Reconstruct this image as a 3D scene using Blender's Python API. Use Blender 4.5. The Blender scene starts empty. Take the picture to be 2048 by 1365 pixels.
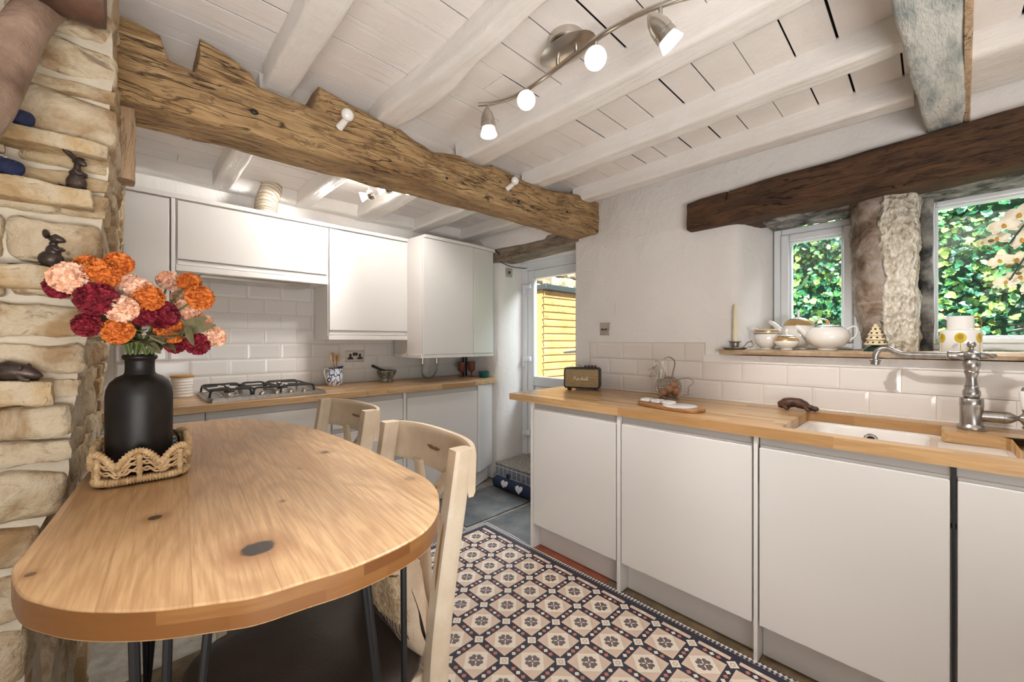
import bpy, math, random
from mathutils import Vector, Matrix, noise
sc = bpy.context.scene
col = sc.collection
PI = math.pi
RND = random.Random(7)

# ------------------------------------------------------------------ camera, world, sun, lights, exposure
FPX, CX, CY, CAMZ = 803.0, 1024.0, 682.5, 1.25
TH = math.radians(46.32)
FW = Vector((math.cos(TH), math.sin(TH), 0)); RT = Vector((math.sin(TH), -math.cos(TH), 0))
cam_d = bpy.data.cameras.new('camera'); cam = bpy.data.objects.new('camera', cam_d); col.objects.link(cam)
cam_d.sensor_fit = 'HORIZONTAL'; cam_d.sensor_width = 36.0; cam_d.lens = FPX * 36.0 / 2048.0
cam_d.clip_start = 0.02; cam_d.clip_end = 200
cam.location = (0, 0, CAMZ); cam.rotation_euler = (PI / 2, 0, TH - PI / 2)
sc.camera = cam
sc.view_settings.view_transform = 'Standard'; sc.view_settings.look = 'None'
sc.view_settings.gamma = 1.0; sc.view_settings.use_curve_mapping = False
sc.view_settings.exposure = 0.17
w = bpy.data.worlds.new('world'); sc.world = w; w.use_nodes = True
bg = w.node_tree.nodes['Background']; bg.inputs[0].default_value = (0.93, 0.96, 1.0, 1); bg.inputs[1].default_value = 0.16

def lamp(kind, name, loc, energy, color=(1, 1, 1), size=0.1, target=None, size_y=None, spot=None):
    d = bpy.data.lights.new(name, kind); o = bpy.data.objects.new(name, d); col.objects.link(o)
    d.energy = energy; d.color = color; o.location = loc
    if kind == 'AREA':
        d.size = size
        if size_y: d.shape = 'RECTANGLE'; d.size_y = size_y
    elif kind == 'SUN': d.angle = 0.009
    else: d.shadow_soft_size = size
    if spot: d.spot_size = spot; d.spot_blend = 0.6
    if target is not None:
        o.rotation_euler = (Vector(target) - Vector(loc)).to_track_quat('-Z', 'Y').to_euler()
    return o
lamp('SUN', 'sun', (0, 0, 10), 19.0, (1, 0.95, 0.85), target=(0.45, 0.55, 10 - 0.75))
# added soft fill behind the camera, evening out the room; no known window
lamp('AREA', 'fill_behind_camera', (-1.6, -1.7, 1.7), 2, (1.0, 0.97, 0.94), 2.4, (1.4, 1.8, 1.1), 1.6)
# added fill panel washing the ceiling like a bounced flash; no such lamp stands there
lamp('AREA', 'ceiling_bounce_fill', (-0.25, -1.0, 0.9), 62, (1.0, 0.985, 0.97), 1.6, (-0.25, -0.1, 2.3), 1.2)
# open sky above the garden wall, over the windows and over the door
lamp('AREA', 'daylight_windows', (3.75, -0.1, 3.0), 150, (0.86, 0.93, 1.0), 2.2, (2.5, 0.1, 1.4), 0.7)
lamp('AREA', 'daylight_door', (4.1, 2.5, 2.9), 75, (0.80, 0.91, 1.0), 1.2, (2.4, 2.3, 0.8), 0.7)

def on(ax, val, x, y):
    """point of the photograph's pixel (x, y) on a plane X, Y or Z = val"""
    D = FW + RT * ((x - CX) / FPX) + Vector((0, 0, (CY - y) / FPX))
    i = 'XYZ'.index(ax); C = Vector((0, 0, CAMZ))
    return C + D * ((val - C[i]) / D[i])

# ------------------------------------------------------------------ mesh building helpers
ROOT = {}
def clean(o): return o
class B:
    def __init__(s): s.v = []; s.f = []; s.m = []; s.mi = 0
    def add(s, vs, fs, M=None):
        n = len(s.v)
        if M is not None: vs = [M @ Vector(p) for p in vs]
        s.v += [tuple(p) for p in vs]; s.f += [tuple(i + n for i in f) for f in fs]; s.m += [s.mi] * len(fs)
        return s
    def box(s, x0, x1, y0, y1, z0, z1, M=None):
        x0, x1 = min(x0, x1), max(x0, x1); y0, y1 = min(y0, y1), max(y0, y1); z0, z1 = min(z0, z1), max(z0, z1)
        return s.add([(x0,y0,z0),(x1,y0,z0),(x1,y1,z0),(x0,y1,z0),(x0,y0,z1),(x1,y0,z1),(x1,y1,z1),(x0,y1,z1)],
              [(0,3,2,1),(4,5,6,7),(0,1,5,4),(1,2,6,5),(2,3,7,6),(3,0,4,7)], M)
    def prism(s, poly, a, b, axis='Z', M=None):
        A = sum(poly[i][0]*poly[(i+1)%len(poly)][1]-poly[(i+1)%len(poly)][0]*poly[i][1] for i in range(len(poly)))
        if A < 0: poly = poly[::-1]
        def P(p, h): return (p[0],p[1],h) if axis=='Z' else ((h,p[0],p[1]) if axis=='X' else (p[1],h,p[0]))
        n = len(poly)
        vs = [P(p,a) for p in poly] + [P(p,b) for p in poly]
        fs = [tuple(range(n-1,-1,-1)), tuple(range(n,2*n))] + [(i,(i+1)%n,n+(i+1)%n,n+i) for i in range(n)]
        return s.add(vs, fs, M)
    def tube(s, pts, r, n=8, closed=False, M=None, flat=None):
        pts = [Vector(p) for p in pts]; L = len(pts)
        rs = r if isinstance(r,(list,tuple)) else [r]*L
        vs=[]; fs=[]; up=None
        for i,p in enumerate(pts):
            a = pts[(i-1)%L] if (closed or i>0) else p; b = pts[(i+1)%L] if (closed or i<L-1) else p
            t=(b-a); t = t.normalized() if t.length>1e-9 else Vector((0,0,1))
            if up is None: up = Vector((0,0,1)) if abs(t.z)<.9 else Vector((1,0,0))
            u = (up - t*up.dot(t)); u = u.normalized() if u.length>1e-6 else t.orthogonal().normalized(); up=u
            w_ = t.cross(u)
            k1,k2 = flat if flat else (1,1)
            for j in range(n):
                q=2*PI*j/n; vs.append(p+(u*math.cos(q)*k1+w_*math.sin(q)*k2)*rs[i])
        R = L if closed else L-1
        for i in range(R):
            for j in range(n):
                a=i*n+j; b=i*n+(j+1)%n; c=((i+1)%L)*n+(j+1)%n; d=((i+1)%L)*n+j
                fs.append((a,b,c,d))
        if not closed: fs += [tuple(range(n-1,-1,-1)), tuple((L-1)*n+j for j in range(n))]
        return s.add(vs, fs, M)
    def lathe(s, prof, c=(0,0,0), n=28, M=None, a0=0, a1=2*PI, sx=1, sy=1):
        full = abs(a1-a0-2*PI)<1e-6; K = n if full else n+1
        vs=[]; fs=[]
        for r,z in prof:
            for j in range(K):
                q=a0+(a1-a0)*j/n; vs.append((c[0]+r*sx*math.cos(q), c[1]+r*sy*math.sin(q), c[2]+z))
        for i in range(len(prof)-1):
            for j in range(n):
                j2=(j+1)%K
                fs.append((i*K+j, i*K+j2, (i+1)*K+j2, (i+1)*K+j))
        if full and prof[0][0]>1e-5: fs.append(tuple(range(K-1,-1,-1)))
        if full and prof[-1][0]>1e-5: fs.append(tuple((len(prof)-1)*K+j for j in range(K)))
        return s.add(vs, fs, M)
    def ball(s, c, r, nu=16, nv=10, M=None, fn=None):
        if not isinstance(r,(list,tuple)): r=(r,r,r)
        vs=[]; fs=[]
        for i in range(nv+1):
            p=PI*i/nv
            for j in range(nu):
                q=2*PI*j/nu; d=Vector((math.sin(p)*math.cos(q),math.sin(p)*math.sin(q),-math.cos(p)))
                k=fn(d) if fn else 1
                vs.append((c[0]+d.x*r[0]*k,c[1]+d.y*r[1]*k,c[2]+d.z*r[2]*k))
        for i in range(nv):
            for j in range(nu):
                fs.append((i*nu+j,i*nu+(j+1)%nu,(i+1)*nu+(j+1)%nu,(i+1)*nu+j))
        return s.add(vs, fs, M)
    def sheet(s, fn, nu, nv, thick=0, M=None, closed_u=False):
        """fn(u,v)->point; optional thickness along the normal"""
        P=[[Vector(fn(i/nu,j/nv)) for j in range(nv+1)] for i in range(nu+1)]
        vs=[p for row in P for p in row]; W=nv+1
        fs=[(i*W+j,(i+1)*W+j,(i+1)*W+j+1,i*W+j+1) for i in range(nu) for j in range(nv)]
        if thick:
            nn=[]
            for i in range(nu+1):
                for j in range(nv+1):
                    du=P[min(i+1,nu)][j]-P[max(i-1,0)][j]; dv=P[i][min(j+1,nv)]-P[i][max(j-1,0)]
                    k=du.cross(dv); nn.append(k.normalized() if k.length>1e-12 else Vector((0,0,1)))
            n=len(vs); vs=vs+[p-q*thick for p,q in zip(vs,nn)]
            fs=fs+[tuple(n+k for k in f[::-1]) for f in fs]
            edge=[(i*W) for i in range(nu+1)]+[nu*W+j for j in range(1,nv+1)]+[i*W+nv for i in range(nu-1,-1,-1)]+[j for j in range(nv-1,0,-1)]
            for a,b in zip(edge,edge[1:]+edge[:1]): fs.append((a,n+a,n+b,b))
        return s.add(vs, fs, M)
    def ring_sweep(s, rings, closed_ends=True):
        n=len(rings[0]); vs=[p for r in rings for p in r]; fs=[]
        for i in range(len(rings)-1):
            for j in range(n): fs.append((i*n+j,i*n+(j+1)%n,(i+1)*n+(j+1)%n,(i+1)*n+j))
        if closed_ends: fs += [tuple(range(n-1,-1,-1)), tuple((len(rings)-1)*n+j for j in range(n))]
        return s.add(vs, fs)
    def build(s, name, mat, parent=None, local=False, smooth=40, bevel=0, seg=2, sub=0, loc=None):
        me = bpy.data.meshes.new(name)
        vs = s.v
        key = ROOT.get(parent.name) if parent is not None else None
        if parent is not None and not local and key:
            L, rz = key; Mi = Matrix.Rotation(-rz, 4, 'Z') @ Matrix.Translation(-Vector(L))
            vs = [tuple(Mi @ Vector(p)) for p in vs]
        if loc is not None: vs = [(p[0]-loc[0],p[1]-loc[1],p[2]-loc[2]) for p in vs]
        me.from_pydata(vs, [], s.f)
        mats = mat if isinstance(mat,(list,tuple)) else [mat]
        for m_ in mats: me.materials.append(m_)
        if len(mats)>1: me.polygons.foreach_set('material_index', s.m)
        me.update(); me.validate()
        import bmesh
        bm=bmesh.new(); bm.from_mesh(me); bmesh.ops.recalc_face_normals(bm, faces=bm.faces[:]); bm.to_mesh(me); bm.free()
        if smooth:
            me.polygons.foreach_set('use_smooth',[True]*len(me.polygons)); me.set_sharp_from_angle(angle=math.radians(smooth))
        o = bpy.data.objects.new(name, me); col.objects.link(o)
        if loc is not None: o.location = loc
        if parent is not None:
            o.parent = parent
            if key: ROOT[o.name] = key
        if bevel:
            md=o.modifiers.new('bevel','BEVEL'); md.width=bevel; md.segments=seg; md.limit_method='ANGLE'; md.angle_limit=math.radians(40)
            md.harden_normals=False
        if sub:
            md=o.modifiers.new('sub','SUBSURF'); md.levels=sub; md.render_levels=sub
        return o

def thing(name, label, cat, loc=(0,0,0), rz=0, group=None):
    o = bpy.data.objects.new(name, None); col.objects.link(o); o.empty_display_size = .05
    o.location = loc; o.rotation_euler = (0,0,rz); o['label']=label; o['category']=cat
    if group: o['group']=group
    ROOT[o.name]=(tuple(loc),rz)
    return o
def tag(o, label, cat, group=None, kind=None):
    o['label']=label; o['category']=cat
    if group: o['group']=group
    if kind: o['kind']=kind
    return o
def struct(o): o['kind']='structure'; return o
def single(name, b, mat, label, cat, group=None, kind=None, **k):
    xs=[p[0] for p in b.v]; ys=[p[1] for p in b.v]; zs=[p[2] for p in b.v]
    L=((min(xs)+max(xs))/2,(min(ys)+max(ys))/2,min(zs))
    return tag(b.build(name, mat, loc=L, **k), label, cat, group, kind)
def dup(root, loc, rz, label=None):
    r=root.copy(); col.objects.link(r); r.location=loc; r.rotation_euler=(0,0,rz)
    if label: r['label']=label
    for ch in list(root.children):
        c=ch.copy(); col.objects.link(c); c.parent=r
        for g in ch.children:
            d=g.copy(); col.objects.link(d); d.parent=c
    return r
def RM(loc, rx=0, ry=0, rz=0):
    return Matrix.Translation(loc) @ Matrix.Rotation(rz,4,'Z') @ Matrix.Rotation(ry,4,'Y') @ Matrix.Rotation(rx,4,'X')
def AIM(loc, d):
    """matrix whose local +Z points along d"""
    return Matrix.Translation(loc) @ Vector(d).to_track_quat('Z','Y').to_matrix().to_4x4()
def spline(P, k=8, closed=False):
    P=[Vector(p) for p in P]; n=len(P); out=[]
    for i in range(n if closed else n-1):
        g=lambda j: P[j%n] if closed else P[max(0,min(n-1,j))]
        a,b,c,d=g(i-1),g(i),g(i+1),g(i+2)
        for q in range(k):
            t=q/k; out.append(.5*((2*b)+(c-a)*t+(2*a-5*b+4*c-d)*t*t+(3*b-a-3*c+d)*t**3))
    if not closed: out.append(P[-1])
    return out
def nz(p, f, seed=0): return noise.noise(Vector((p[0]*f+seed*7.3,p[1]*f-seed*3.1,p[2]*f+seed*1.7)))
def fz(p, f, seed=0, o=4): return noise.fractal(Vector((p[0]*f+seed*7.3,p[1]*f-seed*3.1,p[2]*f+seed*1.7)),1.0,2.0,o)

def rrect(hw, hh, r, n):
    """n points round a rounded rectangle"""
    r=min(r,hw*.95,hh*.95); pts=[]
    per=[2*(hw-r),PI*r/2,2*(hh-r),PI*r/2]*2; T=sum(per)
    for i in range(n):
        d=T*i/n; k=0
        while d>per[k] and k<7: d-=per[k]; k+=1
        q=[(-hw+r,-hh),(hw-r,-hh+r),(hw,-hh+r),(hw-r,hh-r),(hw-r,hh),(-hw+r,hh-r),(-hw,hh-r),(-hw+r,-hh+r)][k]
        if k%2==0:
            dx,dy=[(1,0),(0,1),(-1,0),(0,-1)][k//2]; pts.append((q[0]+dx*d,q[1]+dy*d))
        else:
            a0=[-PI/2,0,PI/2,PI][k//2]; a=a0+d/r; pts.append((q[0]+r*math.cos(a),q[1]+r*math.sin(a)))
    return pts
def rough_beam(b, axis, a0, a1, c0, c1, z0, z1, n=60, ring=40, amp=.008, freq=9, seed=1, r=.02, top=None, bot=None, side=None):
    """rough timber along X or Y; c0..c1 the other horizontal range"""
    rings=[]
    for i in range(n+1):
        a=a0+(a1-a0)*i/n
        t=top(a) if top else z1; u=bot(a) if bot else z0
        d0,d1 = side(a) if side else (c0,c1)
        hw=(d1-d0)/2; hh=(t-u)/2; cc=(d0+d1)/2; cz=(t+u)/2; R=[]
        for (p,q) in rrect(hw,hh,r,ring):
            L=math.hypot(p,q); P=(a*.35,cc+p,cz+q)
            k=amp*(fz(P,freq,seed)+.5*nz((a,p,q),4,seed+5))
            p+=p/L*k; q+=q/L*k
            R.append((a,cc+p,cz+q) if axis=='X' else (cc+p,a,cz+q))
        rings.append(R)
    return b.ring_sweep(rings)
def rough_block(b, x0,x1,y0,y1,z0,z1, n=6, round_=.25, amp=.01, freq=14, seed=0, shear=None):
    """one irregular stone: a cube grid with eased corners and noise"""
    c=Vector(((x0+x1)/2,(y0+y1)/2,(z0+z1)/2)); h=Vector(((x1-x0)/2,(y1-y0)/2,(z1-z0)/2)); mn=min(h)
    idx={}; vs=[]; fs=[]
    def vert(i,j,k):
        key=(i,j,k)
        if key in idx: return idx[key]
        d=Vector((2*i/n-1,2*j/n-1,2*k/n-1)); P=Vector((d.x*h.x,d.y*h.y,d.z*h.z)); R=mn*round_
        Q=Vector([max(-h[m]+R,min(h[m]-R,P[m])) for m in range(3)]); e=P-Q
        if e.length>1e-9: P=Q+e.normalized()*min(e.length,R)
        W=c+P; o=Vector((nz(W,freq,seed),nz(W,freq,seed+11),nz(W,freq,seed+23)))*amp+Vector((nz(W,freq*3,seed),nz(W,freq*3,seed+1),nz(W,freq*3,seed+2)))*amp*.35
        W=W+o
        if shear: W=shear(W)
        idx[key]=len(vs); vs.append(W); return idx[key]
    for a in range(n):
        for q in range(n):
            fs+= [(vert(a,q,0),vert(a,q+1,0),vert(a+1,q+1,0),vert(a+1,q,0)),(vert(a,q,n),vert(a+1,q,n),vert(a+1,q+1,n),vert(a,q+1,n)),
                  (vert(a,0,q),vert(a+1,0,q),vert(a+1,0,q+1),vert(a,0,q+1)),(vert(a,n,q),vert(a,n,q+1),vert(a+1,n,q+1),vert(a+1,n,q)),
                  (vert(0,a,q),vert(0,a,q+1),vert(0,a+1,q+1),vert(0,a+1,q)),(vert(n,a,q),vert(n,a+1,q),vert(n,a+1,q+1),vert(n,a,q+1))]
    return b.add(vs,fs)
# ------------------------------------------------------------------ materials
class NT:
    def __init__(s, name):
        s.mat=bpy.data.materials.new(name); s.mat.use_nodes=True; s.t=s.mat.node_tree; s.bs=s.t.nodes['Principled BSDF']
    def n(s, typ, props=None, **ins):
        x=s.t.nodes.new('ShaderNode'+typ)
        for k,v in (props or {}).items(): setattr(x,k,v)
        for k,v in ins.items():
            key=int(k[1:]) if k[0]=='_' and k[1:].isdigit() else k
            s.set(x.inputs[key], v)
        return x
    def set(s, sock, v):
        if hasattr(v,'is_output') or isinstance(v,bpy.types.NodeSocket): s.t.links.new(v,sock)
        elif isinstance(v,bpy.types.Node): s.t.links.new(v.outputs[0],sock)
        else: sock.default_value=v
    def m(s, op, a, b=0.0, c=None):
        x=s.t.nodes.new('ShaderNodeMath'); x.operation=op; s.set(x.inputs[0],a); s.set(x.inputs[1],b)
        if c is not None: s.set(x.inputs[2],c)
        return x.outputs[0]
    def mix(s, f, a, b, mode='MIX'):
        x=s.t.nodes.new('ShaderNodeMix'); x.data_type='RGBA'; x.blend_type=mode
        s.set(x.inputs[0],f); s.set(x.inputs[6],a); s.set(x.inputs[7],b); return x.outputs[2]
    def obj(s): 
        return s.n('TexCoord').outputs['Object']
    def sep(s, v):
        x=s.n('SeparateXYZ',_0=v); return x.outputs[0],x.outputs[1],x.outputs[2]
    def com(s, x,y,z=0.0): return s.n('CombineXYZ',_0=x,_1=y,_2=z).outputs[0]
    def mapv(s, v, scale=(1,1,1), rot=(0,0,0), loc=(0,0,0)):
        x=s.n('Mapping',Vector=v); x.inputs['Scale'].default_value=scale; x.inputs['Rotation'].default_value=rot; x.inputs['Location'].default_value=loc; return x.outputs[0]
    def noise(s, v, scale, detail=4, rough=.55, dist=0): 
        x=s.n('TexNoise',Vector=v); x.inputs['Scale'].default_value=scale; x.inputs['Detail'].default_value=detail; x.inputs['Roughness'].default_value=rough; x.inputs['Distortion'].default_value=dist; return x.outputs[0]
    def ramp(s, f, *stops):
        x=s.n('ValToRGB',_0=f); e=x.color_ramp.elements
        while len(e)<len(stops): e.new(.5)
        for k,(p,c) in enumerate(stops): e[k].position=p; e[k].color=c if len(c)==4 else (*c,1)
        return x.outputs[0]
    def bump(s, h, strength=.3, dist=.01):
        x=s.n('Bump',Height=h); x.inputs['Strength'].default_value=strength; x.inputs['Distance'].default_value=dist
        s.t.links.new(x.outputs[0], s.bs.inputs['Normal'])
    def out(s, color=None, rough=None, metal=None, **k):
        if color is not None: s.set(s.bs.inputs['Base Color'], color if not (isinstance(color,tuple) and len(color)==3) else (*color,1))
        if rough is not None: s.set(s.bs.inputs['Roughness'], rough)
        if metal is not None: s.bs.inputs['Metallic'].default_value=metal
        for q,v in k.items(): s.set(s.bs.inputs[q.replace('_',' ')], v)
        return s.mat
def c4(c): return (*c,1)
def plain(name, c, rough=.5, metal=0, **k):
    t=NT(name); return t.out(c,rough,metal,**k)
def mottled(name, c1, c2, scale=8, rough=.6, bump=.2, bscale=40, metal=0, lo=.35, hi=.65, dist=.005, stretch=(1,1,1), **k):
    t=NT(name); v=t.mapv(t.obj(),stretch); f=t.noise(v,scale,5,.6)
    t.bump(t.noise(v,bscale,4,.6),bump,dist)
    return t.out(t.ramp(f,(lo,c1),(hi,c2)),rough,metal,**k)

def rough_wood(name, axis, light, mid, dark, bump=.8, grain=1.0, rough=.75, fine=1.0):
    """old timber: stretched, warped grain with ridged-noise checks"""
    t=NT(name); o=t.obj()
    def st(a,b_): return {'X':(a,b_,b_),'Y':(b_,a,b_),'Z':(b_,b_,a)}[axis]
    wv=t.n('VectorMath',{'operation':'ADD'},_0=o,_1=t.n('VectorMath',{'operation':'SCALE'},_0=t.n('TexNoise',Vector=t.mapv(o,st(.5,1.0)),Scale=6.0,Detail=3.0).outputs[1],Scale=.07).outputs[0]).outputs[0]
    g=t.noise(t.mapv(wv,st(2.5,34)),grain,8,.68,.3)
    k=t.noise(t.mapv(wv,st(3.0,11)),1.0,5,.62,.8); big=t.noise(o,3.5,4,.6)
    r1=t.m('ABSOLUTE',t.m('SUBTRACT',t.noise(t.mapv(wv,st(2.2,24)),1.0,3,.55),.5))
    r2=t.m('ABSOLUTE',t.m('SUBTRACT',t.noise(t.mapv(wv,st(6,60)),1.0,3,.55),.5))
    area=t.ramp(t.noise(o,5.5,3),(.42,(0,0,0)),(.60,(1,1,1)))
    ck=t.m('MULTIPLY',t.ramp(r1,(.0,(1,1,1)),(.022,(0,0,0))),area); ck2=t.m('MULTIPLY',t.ramp(r2,(.0,(.8,.8,.8)),(.03,(0,0,0))),t.m('SUBTRACT',1.0,t.m('MULTIPLY',area,.6)))
    base=t.ramp(g,(.30,dark),(.46,mid),(.64,light))
    base=t.mix(t.ramp(k,(.36,(.75,.75,.75)),(.56,(0,0,0))),base,c4([(a*.5+b_*.5) for a,b_ in zip(mid,dark)]))
    base=t.mix(t.ramp(big,(.42,(0,0,0)),(.66,(.55,.55,.55))),base,c4(light))
    base=t.mix(t.m('MULTIPLY',ck2,.7*fine),base,c4([q*.7 for q in dark])); base=t.mix(t.m('MULTIPLY',ck,.9*fine),base,c4([q*.3 for q in dark]))
    h=t.m('SUBTRACT',t.m('ADD',g,t.m('MULTIPLY',k,.9)),t.m('ADD',t.m('MULTIPLY',ck,.9),t.m('MULTIPLY',ck2,.4)))
    t.bump(h,bump,.014)
    return t.out(base,rough)

def staves(name, axis, cols, wdt=.042, ln=.5, rough=.3, off=0.0):
    """finger-jointed oak worktop; axis = direction of the staves"""
    t=NT(name); x,y,z=t.sep(t.obj())
    u,v=(x,y) if axis=='X' else (y,x)
    v=t.m('ADD',v,off)
    row=t.m('FLOOR',t.m('DIVIDE',v,wdt))
    sh=t.n('TexWhiteNoise',{'noise_dimensions':'1D'},W=row).outputs[0]
    cl=t.m('FLOOR',t.m('ADD',t.m('DIVIDE',u,ln),t.m('MULTIPLY',sh,7.3)))
    idn=t.n('TexWhiteNoise',{'noise_dimensions':'2D'},Vector=t.com(row,cl)).outputs[0]
    gv=t.com(t.m('MULTIPLY',u,5),t.m('ADD',t.m('MULTIPLY',v,70),t.m('MULTIPLY',idn,40)),t.m('MULTIPLY',z,60))
    g=t.noise(gv,1.0,5,.6,.6)
    base=t.ramp(idn,(0,cols[0]),(.45,cols[1]),(1,cols[2]))
    base=t.mix(t.ramp(g,(.38,(.45,.45,.45)),(.62,(0,0,0))),base,c4(cols[3]))
    kn=t.noise(t.com(t.m('MULTIPLY',u,9),t.m('MULTIPLY',v,26),z),1.0,2,.5)
    base=t.mix(t.ramp(kn,(.74,(0,0,0)),(.8,(.6,.6,.6))),base,c4([q*.4 for q in cols[3]]))
    t.bump(g,.06,.002)
    return t.out(base,rough)

def table_oak(name, ang, knots):
    t=NT(name); o=t.obj(); p=t.mapv(o,rot=(0,0,ang)); x,y,z=t.sep(p)
    d=None
    # planks run along local y; x across
    wdt=.098; xs=t.m('ADD',x,.037); row=t.m('FLOOR',t.m('DIVIDE',xs,wdt))
    idn=t.n('TexWhiteNoise',{'noise_dimensions':'1D'},W=row).outputs[0]
    low=t.noise(t.com(t.m('ADD',t.m('MULTIPLY',x,4.6),t.m('MULTIPLY',idn,31)),t.m('MULTIPLY',y,1.0),0.0),1.0,2,.45)
    rings=t.m('SINE',t.m('MULTIPLY',low,70))
    fine=t.noise(t.com(t.m('ADD',t.m('MULTIPLY',x,150),t.m('MULTIPLY',idn,31)),t.m('MULTIPLY',y,7),t.m('MULTIPLY',z,30)),1.0,5,.6,.3)
    base=t.ramp(idn,(0,(.52,.325,.165)),(.35,(.72,.48,.265)),(.7,(.62,.395,.20)),(1,(.78,.55,.325)))
    base=t.mix(t.m('MULTIPLY',t.ramp(rings,(.0,(0,0,0)),(.95,(1,1,1))),.34),base,c4((.36,.19,.085)))
    base=t.mix(t.ramp(fine,(.36,(.6,.6,.6)),(.6,(0,0,0))),base,c4((.34,.18,.08)))
    jn=t.m('ABSOLUTE',t.m('SUBTRACT',t.m('FRACT',t.m('DIVIDE',xs,wdt)),.5)); base=t.mix(t.ramp(jn,(.485,(0,0,0)),(.497,(.45,.45,.45))),base,c4((.25,.13,.055)))
    # two layers and blocks on the rim
    for (kx,ky,kr,dk) in knots:
        dv=t.m('SQRT',t.m('ADD',t.m('POWER',t.m('MULTIPLY',t.m('SUBTRACT',x,kx),1.15),2.0),t.m('POWER',t.m('SUBTRACT',y,ky),2.0)))
        dv=t.m('ADD',dv,t.m('MULTIPLY',t.m('SUBTRACT',t.noise(o,28,3),.5),kr*.9))
        base=t.mix(t.ramp(t.m('DIVIDE',dv,kr),(.9,(dk*.8,)*3),(1.0,(0,0,0)),) if False else t.ramp(t.m('DIVIDE',dv,kr*3),(.30,(.75*dk,)*3),(.95,(0,0,0))),base,c4((.27,.12,.045)))
        base=t.mix(t.ramp(t.m('DIVIDE',dv,kr*3),(.27,(dk,)*3),(.33,(0,0,0))),base,c4((.035,.028,.025)))
    # rim: darker glued laminations, on the vertical faces only
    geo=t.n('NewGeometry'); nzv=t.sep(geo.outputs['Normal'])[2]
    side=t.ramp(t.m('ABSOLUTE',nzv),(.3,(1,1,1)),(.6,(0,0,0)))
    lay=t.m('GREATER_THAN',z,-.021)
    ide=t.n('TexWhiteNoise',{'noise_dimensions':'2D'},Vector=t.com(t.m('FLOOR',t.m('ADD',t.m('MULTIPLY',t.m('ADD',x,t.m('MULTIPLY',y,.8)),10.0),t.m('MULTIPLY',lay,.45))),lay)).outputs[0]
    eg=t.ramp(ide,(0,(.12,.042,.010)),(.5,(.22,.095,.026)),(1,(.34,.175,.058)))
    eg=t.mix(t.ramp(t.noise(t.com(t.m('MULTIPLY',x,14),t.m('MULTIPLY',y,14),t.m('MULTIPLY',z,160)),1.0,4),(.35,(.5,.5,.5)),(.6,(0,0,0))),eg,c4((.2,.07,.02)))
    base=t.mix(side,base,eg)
    t.bump(fine,.05,.002)
    return t.out(base,t.m('ADD',.26,t.m('MULTIPLY',fine,.15)))

def stone_mat(name, cols, bump=.9, mort=None, scale=6):
    t=NT(name); o=t.obj(); r=t.n('NewGeometry').outputs['Random Per Island']
    k=len(cols); base=t.ramp(r,*[(i/(k-1),c) for i,c in enumerate(cols)])
    f=t.noise(o,scale,7,.68,1.2); f2=t.noise(o,scale*2.6,6,.65,.8); st=t.noise(t.mapv(o,(5,5,16)),1.6,6,.65,1.0)
    base=t.mix(t.ramp(f,(.38,(.9,.9,.9)),(.58,(0,0,0))),base,c4((.30,.18,.08)) if mort is None else c4(mort))
    base=t.mix(t.ramp(t.noise(o,4.3,5,.65,.5),(.47,(0,0,0)),(.58,(.85,.85,.85))),base,c4((.62,.52,.375)))
    base=t.mix(t.ramp(f2,(.30,(.7,.7,.7)),(.42,(0,0,0))),base,c4((.25,.155,.075)))
    base=t.mix(t.ramp(st,(.30,(.7,.7,.7)),(.38,(0,0,0))),base,c4((.13,.085,.05)))
    t.bump(t.m('ADD',t.m('ADD',f,t.m('MULTIPLY',f2,.7)),t.m('ADD',t.m('MULTIPLY',st,.5),t.m('MULTIPLY',t.noise(o,60,5,.65),.35))),bump,.02)
    return t.out(base,.85)

def paint_wood(name, c, axis, dirt=.12, bump=.35, seams=False):
    t=NT(name); o=t.obj(); st={'X':(3,30,30),'Y':(30,3,30)}[axis]
    g=t.noise(t.mapv(o,st),1.2,5,.6,.5); l=t.noise(o,6,4,.6); p=t.noise(o,45,3,.7)
    base=t.mix(t.ramp(l,(.35,(dirt,)*3),(.65,(0,0,0))),c4(c),c4((c[0]*.78,c[1]*.74,c[2]*.70)))
    base=t.mix(t.ramp(p,(.70,(0,0,0)),(.76,(.35,.35,.35))),base,c4((.25,.22,.2)))
    t.bump(t.m('ADD',t.m('ADD',g,l),t.m('MULTIPLY',p,.4)),bump,.008)
    return t.out(base,.5)

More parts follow.
